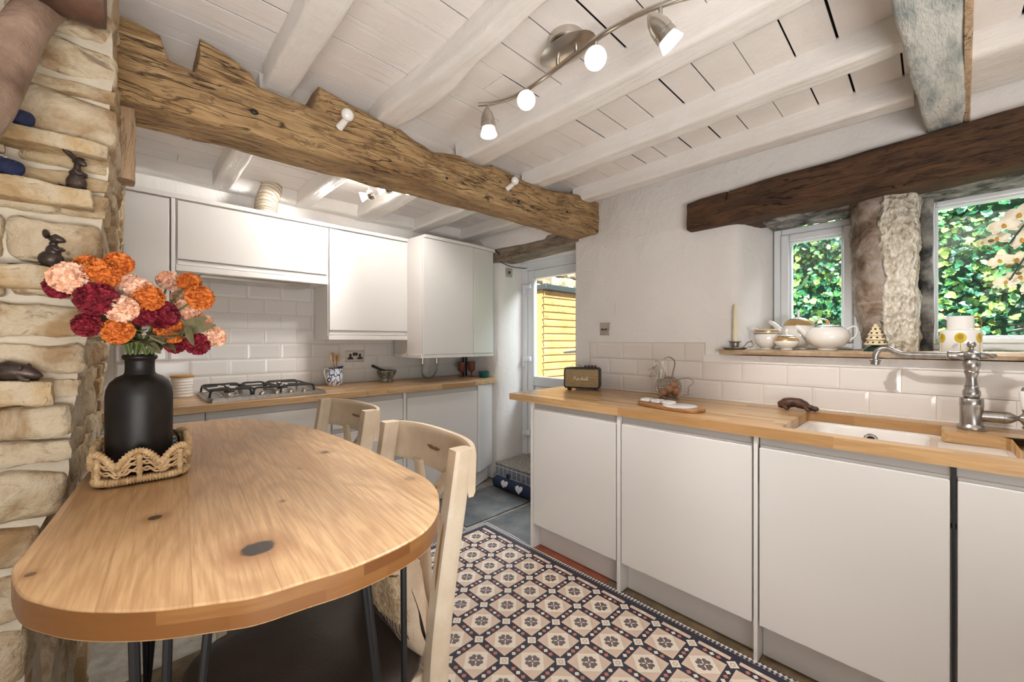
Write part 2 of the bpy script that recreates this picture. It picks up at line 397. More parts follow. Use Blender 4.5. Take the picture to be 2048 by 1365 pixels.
M={}
MULY=.015
def mk_materials():
    W=(.80,.765,.735)
    t=NT('plaster'); o=t.obj()
    t.bump(t.m('ADD',t.noise(o,5,5,.6,.6),t.m('MULTIPLY',t.noise(t.mapv(o,(1,1,.5)),26,4,.6,.5),.35)),.7,.02)
    M['plaster']=t.out(t.ramp(t.noise(o,3,4),(.3,(.79,.76,.735)),(.7,(.84,.815,.79))),.75)
    M['board']=paint_wood('painted_boards',(.85,.81,.785),'X',.22,.3)
    M['joist']=paint_wood('painted_joist',(.85,.82,.79),'Y',.25,.6)
    M['dark']=plain('dark_void',(.02,.016,.013),.9)
    M['oakbeam']=rough_wood('old_oak_beam','X',(.56,.375,.185),(.385,.225,.095),(.115,.058,.024),1.0)
    M['lintel']=rough_wood('dark_oak_lintel','Y',(.15,.072,.030),(.075,.034,.016),(.018,.010,.007),.8)
    M['greybeam']=rough_wood('weathered_grey_timber','Y',(.40,.32,.23),(.27,.205,.145),(.10,.08,.065),.9)
    M['palewood']=rough_wood('pale_timber','Z',(.66,.47,.31),(.52,.35,.21),(.25,.15,.08),.6)
    M['limewash']=mottled('limewashed_timber',(.24,.28,.29),(.64,.645,.61),5,.8,.9,30,lo=.30,hi=.54,stretch=(1,3.5,1),dist=.008)
    t=NT('gloss_white'); M['gloss']=t.out((.72,.695,.672),.16,0,Coat_Weight=.5,Coat_Roughness=.04)
    M['carcass']=plain('white_carcass',(.76,.73,.70),.35)
    M['rail']=plain('handle_recess',(.52,.50,.48),.4)
    M['tile']=plain('glazed_cream_tile',(.75,.70,.66),.15,0,Coat_Weight=.25,Coat_Roughness=.03)
    M['tileb']=plain('glazed_white_tile',(.74,.715,.69),.2,0,Coat_Weight=.12,Coat_Roughness=.03)
    M['grout']=plain('grout',(.56,.49,.40),.8)
    M['oakR']=staves('oak_worktop_staves','Y',[(.38,.20,.075),(.56,.34,.155),(.66,.45,.235),(.32,.16,.06)],.042,.42,.27)
    M['oakB']=staves('oak_worktop_staves_back','X',[(.36,.20,.085),(.55,.345,.17),(.66,.46,.26),(.30,.15,.06)],.042,.45,.3)
    M['stone']=stone_mat('rubble_stone',[(.46,.33,.18),(.55,.42,.255),(.34,.20,.085),(.60,.50,.35),(.43,.275,.12),(.50,.41,.29)])
    M['mortar']=mottled('lime_mortar',(.44,.37,.275),(.63,.555,.44),6,.9,.8,30,dist=.01)
    M['greystone']=mottled('grey_stone',(.035,.035,.038),(.42,.40,.37),9,.8,.9,35,lo=.40,hi=.66,dist=.012)
    M['ledge']=stone_mat('ledge_stone',[(.53,.36,.18),(.57,.40,.21)],.9,(.34,.21,.10),7)
    M['sill']=mottled('sill_stone',(.34,.22,.115),(.56,.43,.30),9,.8,.8,40,dist=.008)
    t=NT('mullion_stone'); o=t.obj(); x,y,z=t.sep(o)
    msk=t.ramp(t.m('ADD',t.m('MULTIPLY',t.m('ADD',y,MULY),-9.0),t.m('ADD',.5,t.m('MULTIPLY',t.m('SUBTRACT',t.noise(o,7,4),.5),.9))),(.42,(0,0,0)),(.52,(1,1,1)))
    br=t.ramp(t.noise(o,9,6,.65,1.0),(.32,(.10,.058,.034)),(.5,(.27,.20,.15)),(.68,(.42,.38,.35)))
    cr=t.ramp(t.noise(o,30,5,.6),(.35,(.52,.44,.33)),(.6,(.80,.745,.64)))
    pit=t.n('TexVoronoi',Vector=t.mapv(o,(1,1,.6)),Scale=62.0).outputs['Distance']
    t.bump(t.m('ADD',t.noise(o,12,6,.65,.8),t.m('MULTIPLY',t.m('MULTIPLY',pit,msk),1.0)),1.0,.022)
    M['mullion']=t.out(t.mix(msk,br,cr),.8)
    M['upvc']=plain('white_upvc',(.80,.83,.86),.25)
    g=NT('clear_glass'); tr=g.n('BsdfTransparent'); gl=g.n('BsdfGlossy'); gl.inputs['Roughness'].default_value=.02
    mx=g.n('MixShader',_0=.06,_1=tr.outputs[0],_2=gl.outputs[0]); g.t.links.new(mx.outputs[0],g.t.nodes['Material Output'].inputs[0]); M['glass']=g.mat
    M['steel']=mottled('brushed_steel',(.34,.32,.30),(.46,.435,.41),60,.30,.05,90,metal=1,stretch=(1,1,.05))
    M['chrome']=plain('chrome',(.75,.75,.76),.08,1)
    M['nickel']=plain('satin_nickel',(.58,.54,.49),.3,1)
    M['black']=plain('black_metal',(.006,.006,.007),.45)
    M['iron']=plain('cast_iron',(.02,.02,.022),.55)
    M['rubber']=plain('black_plastic',(.015,.016,.02),.4)
    M['white']=plain('white_glaze',(.84,.82,.79),.12,0,Coat_Weight=.5,Coat_Roughness=.03)
    M['bone']=plain('bone_china',(.80,.765,.715),.1,0,Coat_Weight=.5,Coat_Roughness=.03)
    M['ceram']=plain('sink_ceramic',(.84,.80,.76),.12,0,Coat_Weight=.4)
    M['goldband']=plain('gold_band',(.55,.36,.16),.3,.6)
    M['darkband']=plain('dark_band',(.05,.045,.06),.3)
    M['vase']=mottled('matt_black_ceramic',(.010,.008,.007),(.016,.012,.010),30,.42,.05,60,Specular_IOR_Level=.3)
    M['rope']=mottled('seagrass_rope',(.40,.25,.115),(.70,.50,.28),40,.8,.5,120)
    M['bronze']=mottled('bronze',(.035,.025,.022),(.10,.07,.055),25,.4,.3,60,metal=.5)
    M['brownresin']=mottled('carved_brown_resin',(.025,.012,.008),(.13,.05,.025),34,.45,.7,60)
    M['blue']=mottled('navy_wool',(.007,.012,.045),(.018,.03,.095),70,.6,.7,120)
    M['leather']=mottled('dark_brown_leather',(.030,.022,.019),(.052,.039,.034),5,.42,.15,120)
    M['linen']=mottled('beige_linen',(.48,.36,.255),(.66,.52,.39),12,.9,.4,160)
    M['boucle']=mottled('boucle_wool',(.40,.27,.15),(.62,.47,.30),70,.95,1.0,110,dist=.01)
    t=NT('washed_cream_paint'); o=t.obj(); n1=t.noise(t.mapv(o,(10,10,2)),2.0,4,.6,.6)
    M['chair']=t.out(t.mix(t.ramp(t.noise(t.mapv(o,(3,3,3)),2.2,5,.65),(.40,(.5,.5,.5)),(.62,(0,0,0))),c4((.68,.575,.44)),c4((.50,.37,.24))),.45); 
    M['scuff']=plain('worn_brown_wood',(.25,.13,.05),.5)
    for nm,a,b_ in (('orange',(.50,.105,.012),(.78,.24,.04)),('crimson',(.13,.004,.012),(.30,.012,.03)),('peach',(.84,.42,.25),(.93,.66,.49))):
        t=NT(nm+'_petals'); r=t.n('NewGeometry').outputs['Random Per Island']
        M[nm]=t.out(t.ramp(r,(0,a),(1,b_)),.75)
    M['stem']=plain('green_stem',(.13,.17,.05),.6)
    M['leafg']=mottled('dusty_green_leaf',(.17,.155,.075),(.30,.27,.15),20,.7,.2,60)
    t=NT('ivy_leaves'); g=t.n('NewGeometry'); r=g.outputs['Random Per Island']
    col_=t.ramp(r,(0,(.010,.075,.045)),(.5,(.025,.15,.065)),(.78,(.10,.32,.06)),(1,(.55,.75,.16)))
    M['ivy']=t.out(col_,.28,0,Coat_Weight=.5)
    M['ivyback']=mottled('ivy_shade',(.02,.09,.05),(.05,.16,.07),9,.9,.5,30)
    M['shed']=rough_wood('pine_cladding','X',(.60,.40,.18),(.53,.32,.12),(.42,.22,.07),.15,.7,.6)
    M['gardenstone']=stone_mat('garden_stone',[(.34,.33,.25),(.50,.47,.36),(.26,.27,.20),(.42,.36,.27)],.8,(.2,.2,.14))
    M['paving']=mottled('paving',(.4,.38,.34),(.55,.52,.47),5,.9,.3,30)
    M['roofedge']=plain('dark_eaves',(.035,.05,.06),.5)
    M['slate']=mottled('flagstone',(.075,.085,.095),(.20,.20,.195),6,.55,.6,28,lo=.3,hi=.7,dist=.006)
    M['flagjoint']=mottled('flag_joint',(.32,.29,.25),(.50,.46,.40),12,.9,.6,50)
    M['brownfloor']=mottled('brown_stone_floor',(.075,.05,.025),(.17,.115,.06),9,.6,.6,40)
    M['redfloor']=mottled('red_quarry_tile',(.20,.045,.02),(.30,.08,.04),9,.5,.4,40)
    M['wire']=plain('grey_wire',(.34,.30,.26),.35,.8)
    M['egg']=mottled('brown_egg',(.50,.24,.12),(.62,.33,.18),30,.55,.05,200)
    M['boardwood']=rough_wood('acacia_board','Y',(.50,.26,.10),(.38,.17,.06),(.22,.09,.03),.1,1,.4)
    M['marble']=mottled('white_marble',(.70,.70,.70),(.84,.83,.82),9,.2,.0,50)
    M['bluejug']=None
    M['woodspoon']=mottled('wooden_spoon',(.42,.19,.05),(.58,.30,.10),14,.5,.1,60)
    M['palespoon']=mottled('pale_beech',(.70,.56,.38),(.80,.68,.50),14,.5,.1,60)
    M['granite']=mottled('dark_granite',(.05,.06,.05),(.30,.27,.22),40,.5,.4,60,lo=.4,hi=.62)
    M['greenstone']=plain('green_black_stone',(.015,.02,.018),.4)
    M['hose']=plain('grey_green_hose',(.22,.25,.20),.4,.5)
    M['amber']=plain('amber_glass',(.17,.055,.035),.15)
    M['teal']=plain('teal_glaze',(.010,.12,.11),.25)
    M['speaker']=mottled('black_vinyl',(.010,.011,.013),(.02,.02,.023),80,.5,.3,200)
    t=NT('woven_grille'); x,y,z=t.sep(t.obj())
    st=t.m('SINE',t.m('MULTIPLY',z,2*PI/.0082)); f=t.noise(t.com(t.m('MULTIPLY',x,60),t.m('MULTIPLY',y,60),t.m('MULTIPLY',z,200)),1.0,3)
    base=t.mix(t.ramp(f,(.4,(0,0,0)),(.6,(1,1,1))),c4((.50,.30,.09)),c4((.30,.25,.15)))
    M['grille']=t.out(t.mix(t.ramp(st,(.35,(0,0,0)),(.75,(1,1,1))),base,c4((.10,.085,.06))),.6)
    M['goldtext']=plain('gold_script',(.85,.78,.6),.35,.2)
    M['denim']=mottled('navy_denim',(.008,.016,.045),(.016,.03,.075),90,.9,.4,160)
    M['heart']=mottled('white_felt',(.62,.62,.62),(.75,.75,.75),60,.95,.3,120)
    M['candle']=plain('ivory_wax',(.80,.72,.52),.5,0)
    M['pewter']=plain('pewter',(.30,.27,.235),.4,.8)
    M['mustard']=plain('mustard_print',(.60,.42,.02),.3)
    M['mustardd']=plain('olive_print',(.40,.27,.015),.3)
    M['greyprint']=plain('grey_print',(.55,.53,.55),.3)
    M['brownhandle']=plain('brown_handle',(.24,.10,.025),.4)
    M['orchid']=mottled('orchid_petals',(.86,.74,.48),(.95,.90,.76),8,.6,.1,40)
    M['orchidc']=plain('orchid_throat',(.62,.33,.05),.6)
    M['bud']=plain('orchid_bud',(.13,.12,.035),.5)
    M['cactus']=plain('dark_leaf',(.02,.045,.04),.45)
    M['spotcream']=plain('cream_glaze',(.72,.60,.38),.2)
    M['spotdark']=plain('dark_spots',(.03,.008,.012),.3)
    M['deepgreen']=plain('deep_green_glaze',(.01,.035,.03),.15)
    M['duct']=plain('cream_duct',(.74,.66,.54),.5)
    M['kettle']=plain('blue_stripe',(.06,.22,.42),.5)
    M['redprint']=plain('red_print',(.5,.04,.04),.5)
    e=NT('lamp_glow'); em=e.n('Emission'); em.inputs[0].default_value=(1,.93,.82,1); em.inputs[1].default_value=28; e.t.links.new(em.outputs[0],e.t.nodes['Material Output'].inputs[0]); M['glow']=e.mat
    M['frost']=plain('frosted_lamp_glass',(.85,.82,.78),.3,0,Emission_Color=(1,.93,.82,1),Emission_Strength=1.6)
mk_materials()
# ------------------------------------------------------------------ the setting
XW, YB, ZC = 2.40, 3.20, 2.29
# floor: flagstones with joints
b=B(); b.box(-3.2,2.85,-3.5,3.3,-.08,-.012); struct(b.build('floor',M['flagjoint'],smooth=0))
flags=[(1.12,1.62,2.10,2.64),(1.65,2.36,2.17,2.64),(1.30,1.74,1.2,2.07),(1.77,2.36,1.50,2.14),(.3,1.09,2.10,2.7),(1.86,2.36,.9,1.47)]
b=B()
for i,(x0,x1,y0,y1) in enumerate(flags): rough_block(b,x0,x1,y0,y1,-.03,0,8,.3,.004,7,i)
struct(b.build('floor',M['slate'],smooth=60))
b=B(); b.box(1.2,2.38,-2.2,1.2,-.03,-.002); b.box(-3,1.2,-3.2,2.05,-.03,-.003); struct(b.build('floor',M['brownfloor'],smooth=0))
b=B(); b.box(1.62,1.98,1.17,1.66,-.03,.001); struct(b.build('floor',M['redfloor'],smooth=0))

# right wall (windows), in pieces round its openings
b=B(); P=M['plaster']
b.box(XW,2.80,-1.6,.775,0,1.17)
b.prism([(XW,.775),(XW+.012,.745),(XW+.05,.722),(2.80,.615),(2.80,1.84),(XW+.02,1.84),(XW+.006,1.834),(XW,1.82)],1.17,1.93)
b.prism([(XW,.775),(2.8,.775),(2.80,1.84),(XW+.02,1.84),(XW+.006,1.834),(XW,1.82)],0,1.17); b.prism([(XW,.775),(2.8,.775),(2.80,1.84),(XW+.02,1.84),(XW+.006,1.834),(XW,1.82)],1.93,2.5)
b.box(XW,2.80,-1.6,-.86,1.17,1.93)
b.box(XW,2.80,-1.6,.775,1.93,2.5)
b.box(XW,2.80,1.84,3.4,2.035,2.5); b.box(2.61,2.80,1.84,2.70,1.985,2.04)
cur=[(XW,3.3),(XW,2.83),(2.405,2.765),(2.43,2.725),(2.48,2.70),(2.56,2.695),(2.66,2.705),(2.80,2.72),(2.80,3.3)]
b.prism(cur,0,2.05)
b.box(XW-.008,XW+.01,-.9,.91,1.131,1.172)
struct(b.build('wall_right',P,smooth=50))
# back wall
b=B(); b.box(-1.0,2.9,YB,3.4,0,2.02); b.box(-1.0,2.9,YB,3.4,2.0,2.07); b.box(-1.0,2.9,3.12,3.4,2.064,2.5)
struct(b.build('wall_back',P,smooth=0))
b=B(); rough_beam(b,'X',-.9,2.6,3.04,3.2,2.205,2.33,60,32,.006,6,31,.02); struct(b.build('trim_1',M['joist'],smooth=60))
# ceiling boards
b=B(); y=-3.4; k=0
while y<3.3:
    wd=.118+.03*RND.random()
    x=-3.2
    while x<2.85:
        ln=1.1+1.6*RND.random(); x2=min(2.85,x+ln)
        zz=ZC+RND.uniform(-.0008,.0008); gp=RND.choice([.0018,.0035,.005,.0065])
        b.box(x+.001,x2-.001,y+gp,y+wd-gp*.4,zz,zz+.004)
        x=x2
    y+=wd
struct(b.build('ceiling',M['board'],smooth=0))
b=B(); b.box(-3.4,2.9,-3.6,3.4,ZC+.018,ZC+.2); struct(b.build('ceiling',M['dark'],smooth=0))

# beams ------------------------------------------------------------
def interp(tab):
    def f(a):
        if a<=tab[0][0]: return tab[0][1]
        for (p,u),(q,v) in zip(tab,tab[1:]):
            if a<=q: return u+(v-u)*(a-p)/(q-p)
        return tab[-1][1]
    return f
top=interp([(-.05,2.21),(.075,2.195),(.085,2.135),(.16,2.125),(.165,2.238),(.24,2.225),(.31,2.20),(.33,2.16),(.52,2.15),(.53,2.245),(.60,2.235),(.78,2.20),(.88,2.20),(.93,2.185),(1.05,2.15),(1.12,2.168),(1.22,2.182),(1.28,2.172),(1.36,2.18),(1.42,2.21),(1.55,2.205),(1.70,2.19),(1.9,2.20),(2.05,2.215),(2.2,2.235),(2.42,2.24)])
bot=interp([(-.05,1.965),(.3,1.975),(.7,1.985),(1.1,1.99),(1.6,1.995),(2.42,2.005)])
sd=lambda a:(1.63+.006*math.sin(a*5),1.86+.01*math.sin(a*3))
o=bm_=B(); rough_beam(bm_,'X',-.06,XW+.03,1.63,1.86,1.98,2.2,230,72,.009,13,3,.035,top,bot,sd)
single('oak_ceiling_beam',bm_,M['oakbeam'],'huge rough brown oak beam crossing the room between the stone pillar and window wall','beam',smooth=70)
# peg holes and knots in the beam, white hooks
for i,(px_,py_,r) in enumerate([(500,225,.011),(893,357,.008),(1040,398,.007),(1134,425,.009),(1112,395,.015)]):
    pass
def joist(name_label,x0,x1,y0,y1,z0=2.2,seed=1,amp=.006,side=None):
    bb=B(); rough_beam(bb,'Y',y0,y1,x0,x1,z0,ZC+.012,70,40,amp,8,seed,.009,side=side)
    single('ceiling_joist',bb,M['joist'],name_label,'ceiling joist','white painted ceiling joists',smooth=60)
joist('white painted joist nearest the stone pillar, this side of the oak beam',.365,.460,-3.0,1.72,2.2,41,.004)
joist('lumpy white joist between the pillar-side joist and the curved spotlight bar',.785,.885,-3.0,1.74,2.2,42,.013,lambda a:(.785+.012*math.sin(a*7),.872+.018*math.sin(a*5+1)))
joist('broad white joist on the window side of the curved spotlight bar',1.255,1.375,-3.0,1.74,2.195,43,.005,lambda a:(1.25+.035*min(1,max(0,(1.7-a)/1.2)),1.385))
joist('white joist second from the window wall, this side of the oak beam',1.765,1.855,-.05,1.76,2.2,44,.006)
joist('white wall-plate joist running close along the top of the window wall',2.20,2.30,.05,1.70,2.2,45,.005)
joist('white joist over the tall larder end, beyond the oak beam',.370,.465,1.80,3.10,2.2,46,.004)
joist('white joist beside the cream duct, beyond the oak beam',.845,.935,1.80,3.10,2.2,47,.005)
joist('lumpy white joist beside the small chrome spotlights, beyond the oak beam',1.27,1.405,1.80,3.12,2.2,48,.012)
joist('white joist above the boiler cupboard, beyond the oak beam',1.76,1.885,1.80,3.12,2.2,49,.008)
joist('white joist nearest the door lintel, beyond the oak beam',2.24,2.36,1.80,3.12,2.2,50,.006)
joist('white joist beyond the limewashed beam, next to the window wall',2.06,2.38,-2.2,-.09,2.21,51,.005)
# second cross beam, limewashed underneath, bare on its near side
bm_=B(); rough_beam(bm_,'X',-2.5,XW+.02,-.062,.045,2.13,ZC+.02,150,48,.007,11,8,.008,bot=lambda a:2.13-.018*max(0,a-1.4),side=lambda a:(-.055-.035*max(0,(a-1.4)),.078-.06*max(0,a-1.4)))
single('limewashed_ceiling_beam',bm_,M['limewash'],'wide limewashed grey-white beam meeting the dark lintel above the window','beam',smooth=70)
bm_=B(); rough_beam(bm_,'X',-1.0,XW+.01,-.072,-.055,2.125,ZC+.01,90,32,.003,11,9,.004,bot=lambda a:2.13-.018*max(0,a-1.4),side=lambda a:(-.068-.035*max(0,(a-1.4)),-.05-.035*max(0,(a-1.4))))
single('beam_edge_board',bm_,M['palewood'],'narrow bare brown edge strip along the limewashed beam','beam edging',smooth=70)
# lintels
bm_=B(); rough_beam(bm_,'Y',-.95,.982,2.335,2.72,1.892,2.06,120,56,.006,10,12,.018,top=interp([(-.95,2.14),(-.2,2.108),(.25,2.085),(.6,2.072),(.9,2.055),(.99,2.045)]),side=lambda a:(2.335,2.62 if a<.76 else 2.46))
single('window_lintel',bm_,M['lintel'],'dark brown oak lintel over the two windows','lintel',smooth=70)
bm_=B(); rough_beam(bm_,'Y',1.80,2.80,2.385,2.60,1.965,2.075,90,48,.007,14,14,.015,top=interp([(1.8,2.085),(2.1,2.085),(2.13,2.06),(2.5,2.07),(2.8,2.08)]),bot=interp([(1.8,1.985),(2.3,1.975),(2.8,1.958)]))
single('door_lintel',bm_,M['greybeam'],'grey-brown weathered timber lintel above the glazed back door','lintel',smooth=70)
bm_=B(); rough_block(bm_,2.45,2.70,.27,.64,1.885,1.975,8,.3,.014,18,5)
single('stone_lintel',bm_,M['greystone'],'black-and-grey stone lintel above the left window','lintel',smooth=60)
bm_=B(); rough_block(bm_,2.47,2.70,-.88,.10,1.89,1.985,14,.3,.012,18,6)
single('stone_lintel',bm_,M['greystone'],'black-and-grey stone lintel above the right window','lintel',smooth=60)
bm_=B(); bm_.box(2.45,2.8,-.9,.7,1.93,1.99); struct(bm_.build('trim_2',M['plaster'],smooth=0))
# stone mullion between the windows
b=B(); rings=[]
foot=[(2.445,.225),(2.425,.150),(2.432,.090),(2.455,.048),(2.56,.045),(2.79,.045),(2.79,.285),(2.66,.285),(2.53,.262)]
fine=spline([(p[0],p[1],0) for p in foot],9,True)
for i in range(71):
    z=1.17+.77*i/70; R=[]
    waist=1-.10*math.sin(PI*min(1,max(0,(z-1.22)/.5)))
    for p in fine:
        y=p.y; x=p.x
        if y>.16: y=.16+(y-.16)*(1.0-.42*max(0,min(1,(1.50-z)/.30))+.04*max(0,min(1,(z-1.60)/.2)))
        q=Vector((x,y,z)); dr=Vector((x-2.6,y-.16,0)).normalized()
        k=.016*fz(q,6,3,3)+.010*fz(q,26,4,3)
        R.append(tuple(q+dr*k))
    rings.append(R)
b.ring_sweep(rings); single('stone_mullion',b,M['mullion'],'rough brown and cream stone pillar standing between the two windows','stone pillar',smooth=75)
b=B(); rings=[]
for i in range(30):
    z=1.195+.72*i/29; rings.append([(2.68+q[0]+.004*nz((0,i,0),.9),.020+q[1]+.006*nz((q[0],q[1],z),9,2),z) for q in rrect(.075,.022,.012,20)])
b.ring_sweep(rings); single('stone_jamb',b,M['greystone'],'thin dark grey stone strip beside the right window frame','window jamb',smooth=60)
# sill
b=B(); rough_beam(b,'Y',-.9,.805,2.33,2.80,1.178,1.204,110,48,.004,14,21,.008)
single('window_sill',b,M['sill'],'brown stone window sill carrying the teapots','window sill',smooth=60)

# windows
def window(nm,y0,y1,z0,z1,fr,gl):
    o=B(); X0,X1=2.69,2.77
    def frame(bb,y0,y1,z0,z1,w,x0,x1):
        bb.box(x0,x1,y0,y0+w,z0,z1); bb.box(x0,x1,y1-w,y1,z0,z1); bb.box(x0,x1,y0+w,y1-w,z0,z0+w); bb.box(x0,x1,y0+w,y1-w,z1-w,z1)
    frame(o,y0,y1,z0,z1,fr,X0,X1)
    root=struct(o.build(nm,M['upvc'],bevel=.006))
    o=B(); frame(o,y0+fr,y1-fr,z0+fr,z1-fr,gl,X0-.012,X1-.02); o.build('sash',M['upvc'],root,bevel=.007)
    o=B(); frame(o,y0+fr+gl,y1-fr-gl,z0+fr+gl,z1-fr-gl,.009,X0+.004,X1-.03); o.build('glazing_bead',M['upvc'],root,bevel=.003)
    o=B(); o.box(2.722,2.726,y0+fr+gl,y1-fr-gl,z0+fr+gl,z1-fr-gl); o.build('pane',M['glass'],root,smooth=0)
window('window_1',.245,.632,1.205,1.885,.036,.040)
window('window_2',-.86,.048,1.207,1.925,.032,.026)

# door 1 with its frame
dx=2.75
b=B(); b.box(2.73,2.80,2.655,2.735,.17,2.0); b.box(2.73,2.80,1.78,1.86,.17,2.0); b.box(2.73,2.80,1.86,2.655,1.915,2.0)
dr=struct(b.build('door_1',M['upvc'],bevel=.008))
b=B(); b.box(2.74,2.79,2.575,2.655,.18,1.915); b.box(2.74,2.79,1.86,1.955,.18,1.915); b.box(2.74,2.79,1.955,2.575,1.83,1.915); b.box(2.74,2.79,1.955,2.575,.83,.92)
b.box(2.74,2.79,1.955,2.575,.18,.28); b.box(2.755,2.785,1.955,2.575,.28,.83); b.box(2.745,2.785,2.01,2.52,.33,.78)
b.build('door_leaf',M['upvc'],dr,bevel=.009)
b=B(); b.box(2.762,2.766,1.955,2.575,.92,1.83); b.build('pane',M['glass'],dr,smooth=0)
for z in (1.745,1.06,.36):
    b=B(); b.box(2.712,2.742,2.60,2.70,z,z+.045); b.tube([(2.725,2.692,z-.055),(2.725,2.692,z+.045)],.014,12); b.lathe([(.0,.0),(.022,.0),(.020,.008),(0,.012)],(0,0,0),16,Matrix.Translation((2.712,2.612,z+.022))@Matrix.Rotation(-PI/2,4,'Y'))
    b.build('hinge',M['upvc'],dr,bevel=.004)
b=B(); b.box(2.725,2.742,1.885,1.92,1.06,1.26); b.tube([(2.735,1.90,1.175),(2.69,1.90,1.175),(2.685,1.93,1.172),(2.685,2.10,1.158),(2.685,2.17,1.152)],[.009,.009,.011,.010,.008],10); b.build('door_handle',M['upvc'],dr)
# tiled step
t=NT('delft_step_tiles'); x,y,z=t.sep(t.obj())
u=t.m('FRACT',t.m('DIVIDE',y,.055)); v=t.m('FRACT',t.m('DIVIDE',z,.075))
ed=t.m('MINIMUM',t.m('MINIMUM',u,t.m('SUBTRACT',1.0,u)),t.m('MINIMUM',v,t.m('SUBTRACT',1.0,v)))
dd=t.m('ADD',t.m('ABSOLUTE',t.m('SUBTRACT',u,.5)),t.m('ABSOLUTE',t.m('SUBTRACT',v,.5)))
pat=t.m('ADD',t.m('SINE',t.m('MULTIPLY',dd,24.0)),t.m('MULTIPLY',t.m('SUBTRACT',t.noise(t.obj(),90,2),.5),3.0))
c=t.mix(t.ramp(pat,(.3,(0,0,0)),(.55,(1,1,1))),c4((.10,.13,.21)),c4((.55,.58,.62)))
c=t.mix(t.m('GREATER_THAN',.07,ed),c,c4((.62,.63,.64))); DEL=t.out(c,.25)
b=B(); b.box(2.372,2.79,1.84,2.69,-.01,.158)
st_=single('door_step',b,DEL,'low step faced in small blue-and-white patterned tiles below the glazed door','step',smooth=0)
b=B(); b.box(2.365,2.79,1.845,2.69,.158,.172); 
x_=b.build('tread',mottled('speckled_tread',(.20,.19,.17),(.46,.43,.38),55,.5,.3,80,lo=.42,hi=.58),None,smooth=0,bevel=.003,loc=tuple(st_.location)); x_.location=(0,0,0); x_.parent=st_

# ------------------------------------------------------------------ rubble stone pillar on the left
XE=interp([(0,-.165),(.62,-.165),(.80,-.145),(.92,-.095),(1.1,-.085),(1.3,-.06),(1.5,-.038),(1.75,-.022),(2.0,-.018),(2.3,-.02)])
YF=1.45
def lean(W):
    z=W.z; s=max(0,min(1,(W.x+.9)/.9))
    W.x += (XE(z))*1.0
    return W
mort=B(); rings=[]
for i in range(110):
    z=-.01+2.30*i/109; e=XE(z)-.012; fl=interp([(0,.10),(.7,.10),(.95,-.0)])(z)
    pts=[(-1.3,YF+.02)]+[(-1.3+(e+1.3)*j/60,YF+.02) for j in range(1,61)]+[(e+(.0+fl*.9)*(j/12),YF+.02+1.13*j/12) for j in range(1,13)]+[(-1.3,YF+1.15)]
    rings.append([(p[0]+.006*nz((p[0],p[1],z),14,4),p[1]-.022+.016*nz((p[0],p[1],z),9,2),z) for p in pts])
mort.ring_sweep(rings); struct(mort.build('wall_left',M['mortar'],smooth=60))
b=B(); rr=random.Random(5); z=.0; ci=0
LEDGE=[(1.113,1.160),(1.345,1.420),(1.545,1.612),(1.668,1.728)]
zs=[0,.16,.33,.47,.60,.73,.83,.955,1.02,1.11,1.165,1.25,1.342,1.423,1.542,1.615,1.665,1.732,1.845,1.885,1.99,2.09,2.2]
for z0,z1 in zip(zs,zs[1:]):
    e=XE((z0+z1)/2); x=e-.002
    while x>-1.2:
        L=rr.uniform(.10,.30)*(1.0 if z1-z0>.07 else 1.3); x0=x-L
        d=rr.uniform(-.012,.020)
        g=rr.uniform(.004,.013); h1,h2=rr.uniform(0,.012),rr.uniform(0,.012)
        rough_block(b,x0+g,x-g*.4,YF-.030+d,YF+.16,z0+h1,z1-h2,9,.38,.011,15,ci); ci+=1
        x=x0
    # return face along Y
    y=YF+.14; fl=interp([(0,.10),(.7,.10),(.95,-.0)])((z0+z1)/2)
    while y<YF+1.1:
        L=rr.uniform(.10,.3); q=(y+L/2-YF)/1.15; ex=e+fl*.9*q+rr.uniform(-.012,.012)
        rough_block(b,ex-.12,ex,y+.006,y+L-.006,z0+.005,z1-.005,6,.35,.010,14,ci); ci+=1; y+=L
struct(b.build('wall_left',M['stone'],smooth=70))
# protruding ledge stones that carry the figures
for i,(z0,z1,x1,lab) in enumerate([(1.690,1.728,-.035,'uppermost protruding stone ledge on the pillar, under the upper blue figure'),(1.566,1.613,-.060,'protruding stone ledge on the pillar, under the upright thin mouse'),(1.370,1.420,-.105,'protruding stone ledge on the pillar, under the mouse with its tail out'),(1.105,1.160,-.125,'lowest protruding stone ledge on the pillar, under the lying mouse')]):
    b=B(); rough_block(b,-.62,x1,YF-.065,YF+.05,z0,z1,18,.25,.008,17,60+i)
    single('stone_ledge',b,M['ledge'],lab,'stone ledge','stone ledges on the pillar',smooth=70)
# white wall above and left of the pillar
b=B(); b.box(-1.3,-.30,YF-.02,YF+.3,2.02,2.32); struct(b.build('wall_left',M['plaster'],smooth=0))
# timber stub above the cupboards
b=B(); rings=[]
for i in range(24):
    z=1.745+.26*i/23; rings.append([(-.012+q[0]+.005*nz((q[0],q[1],z),20,1),1.735+q[1],z) for q in rrect(.026,.04,.01,24)])
b.ring_sweep(rings); single('timber_post',b,M['palewood'],'short pale rough timber post under the stone end of the oak beam','post',smooth=60)

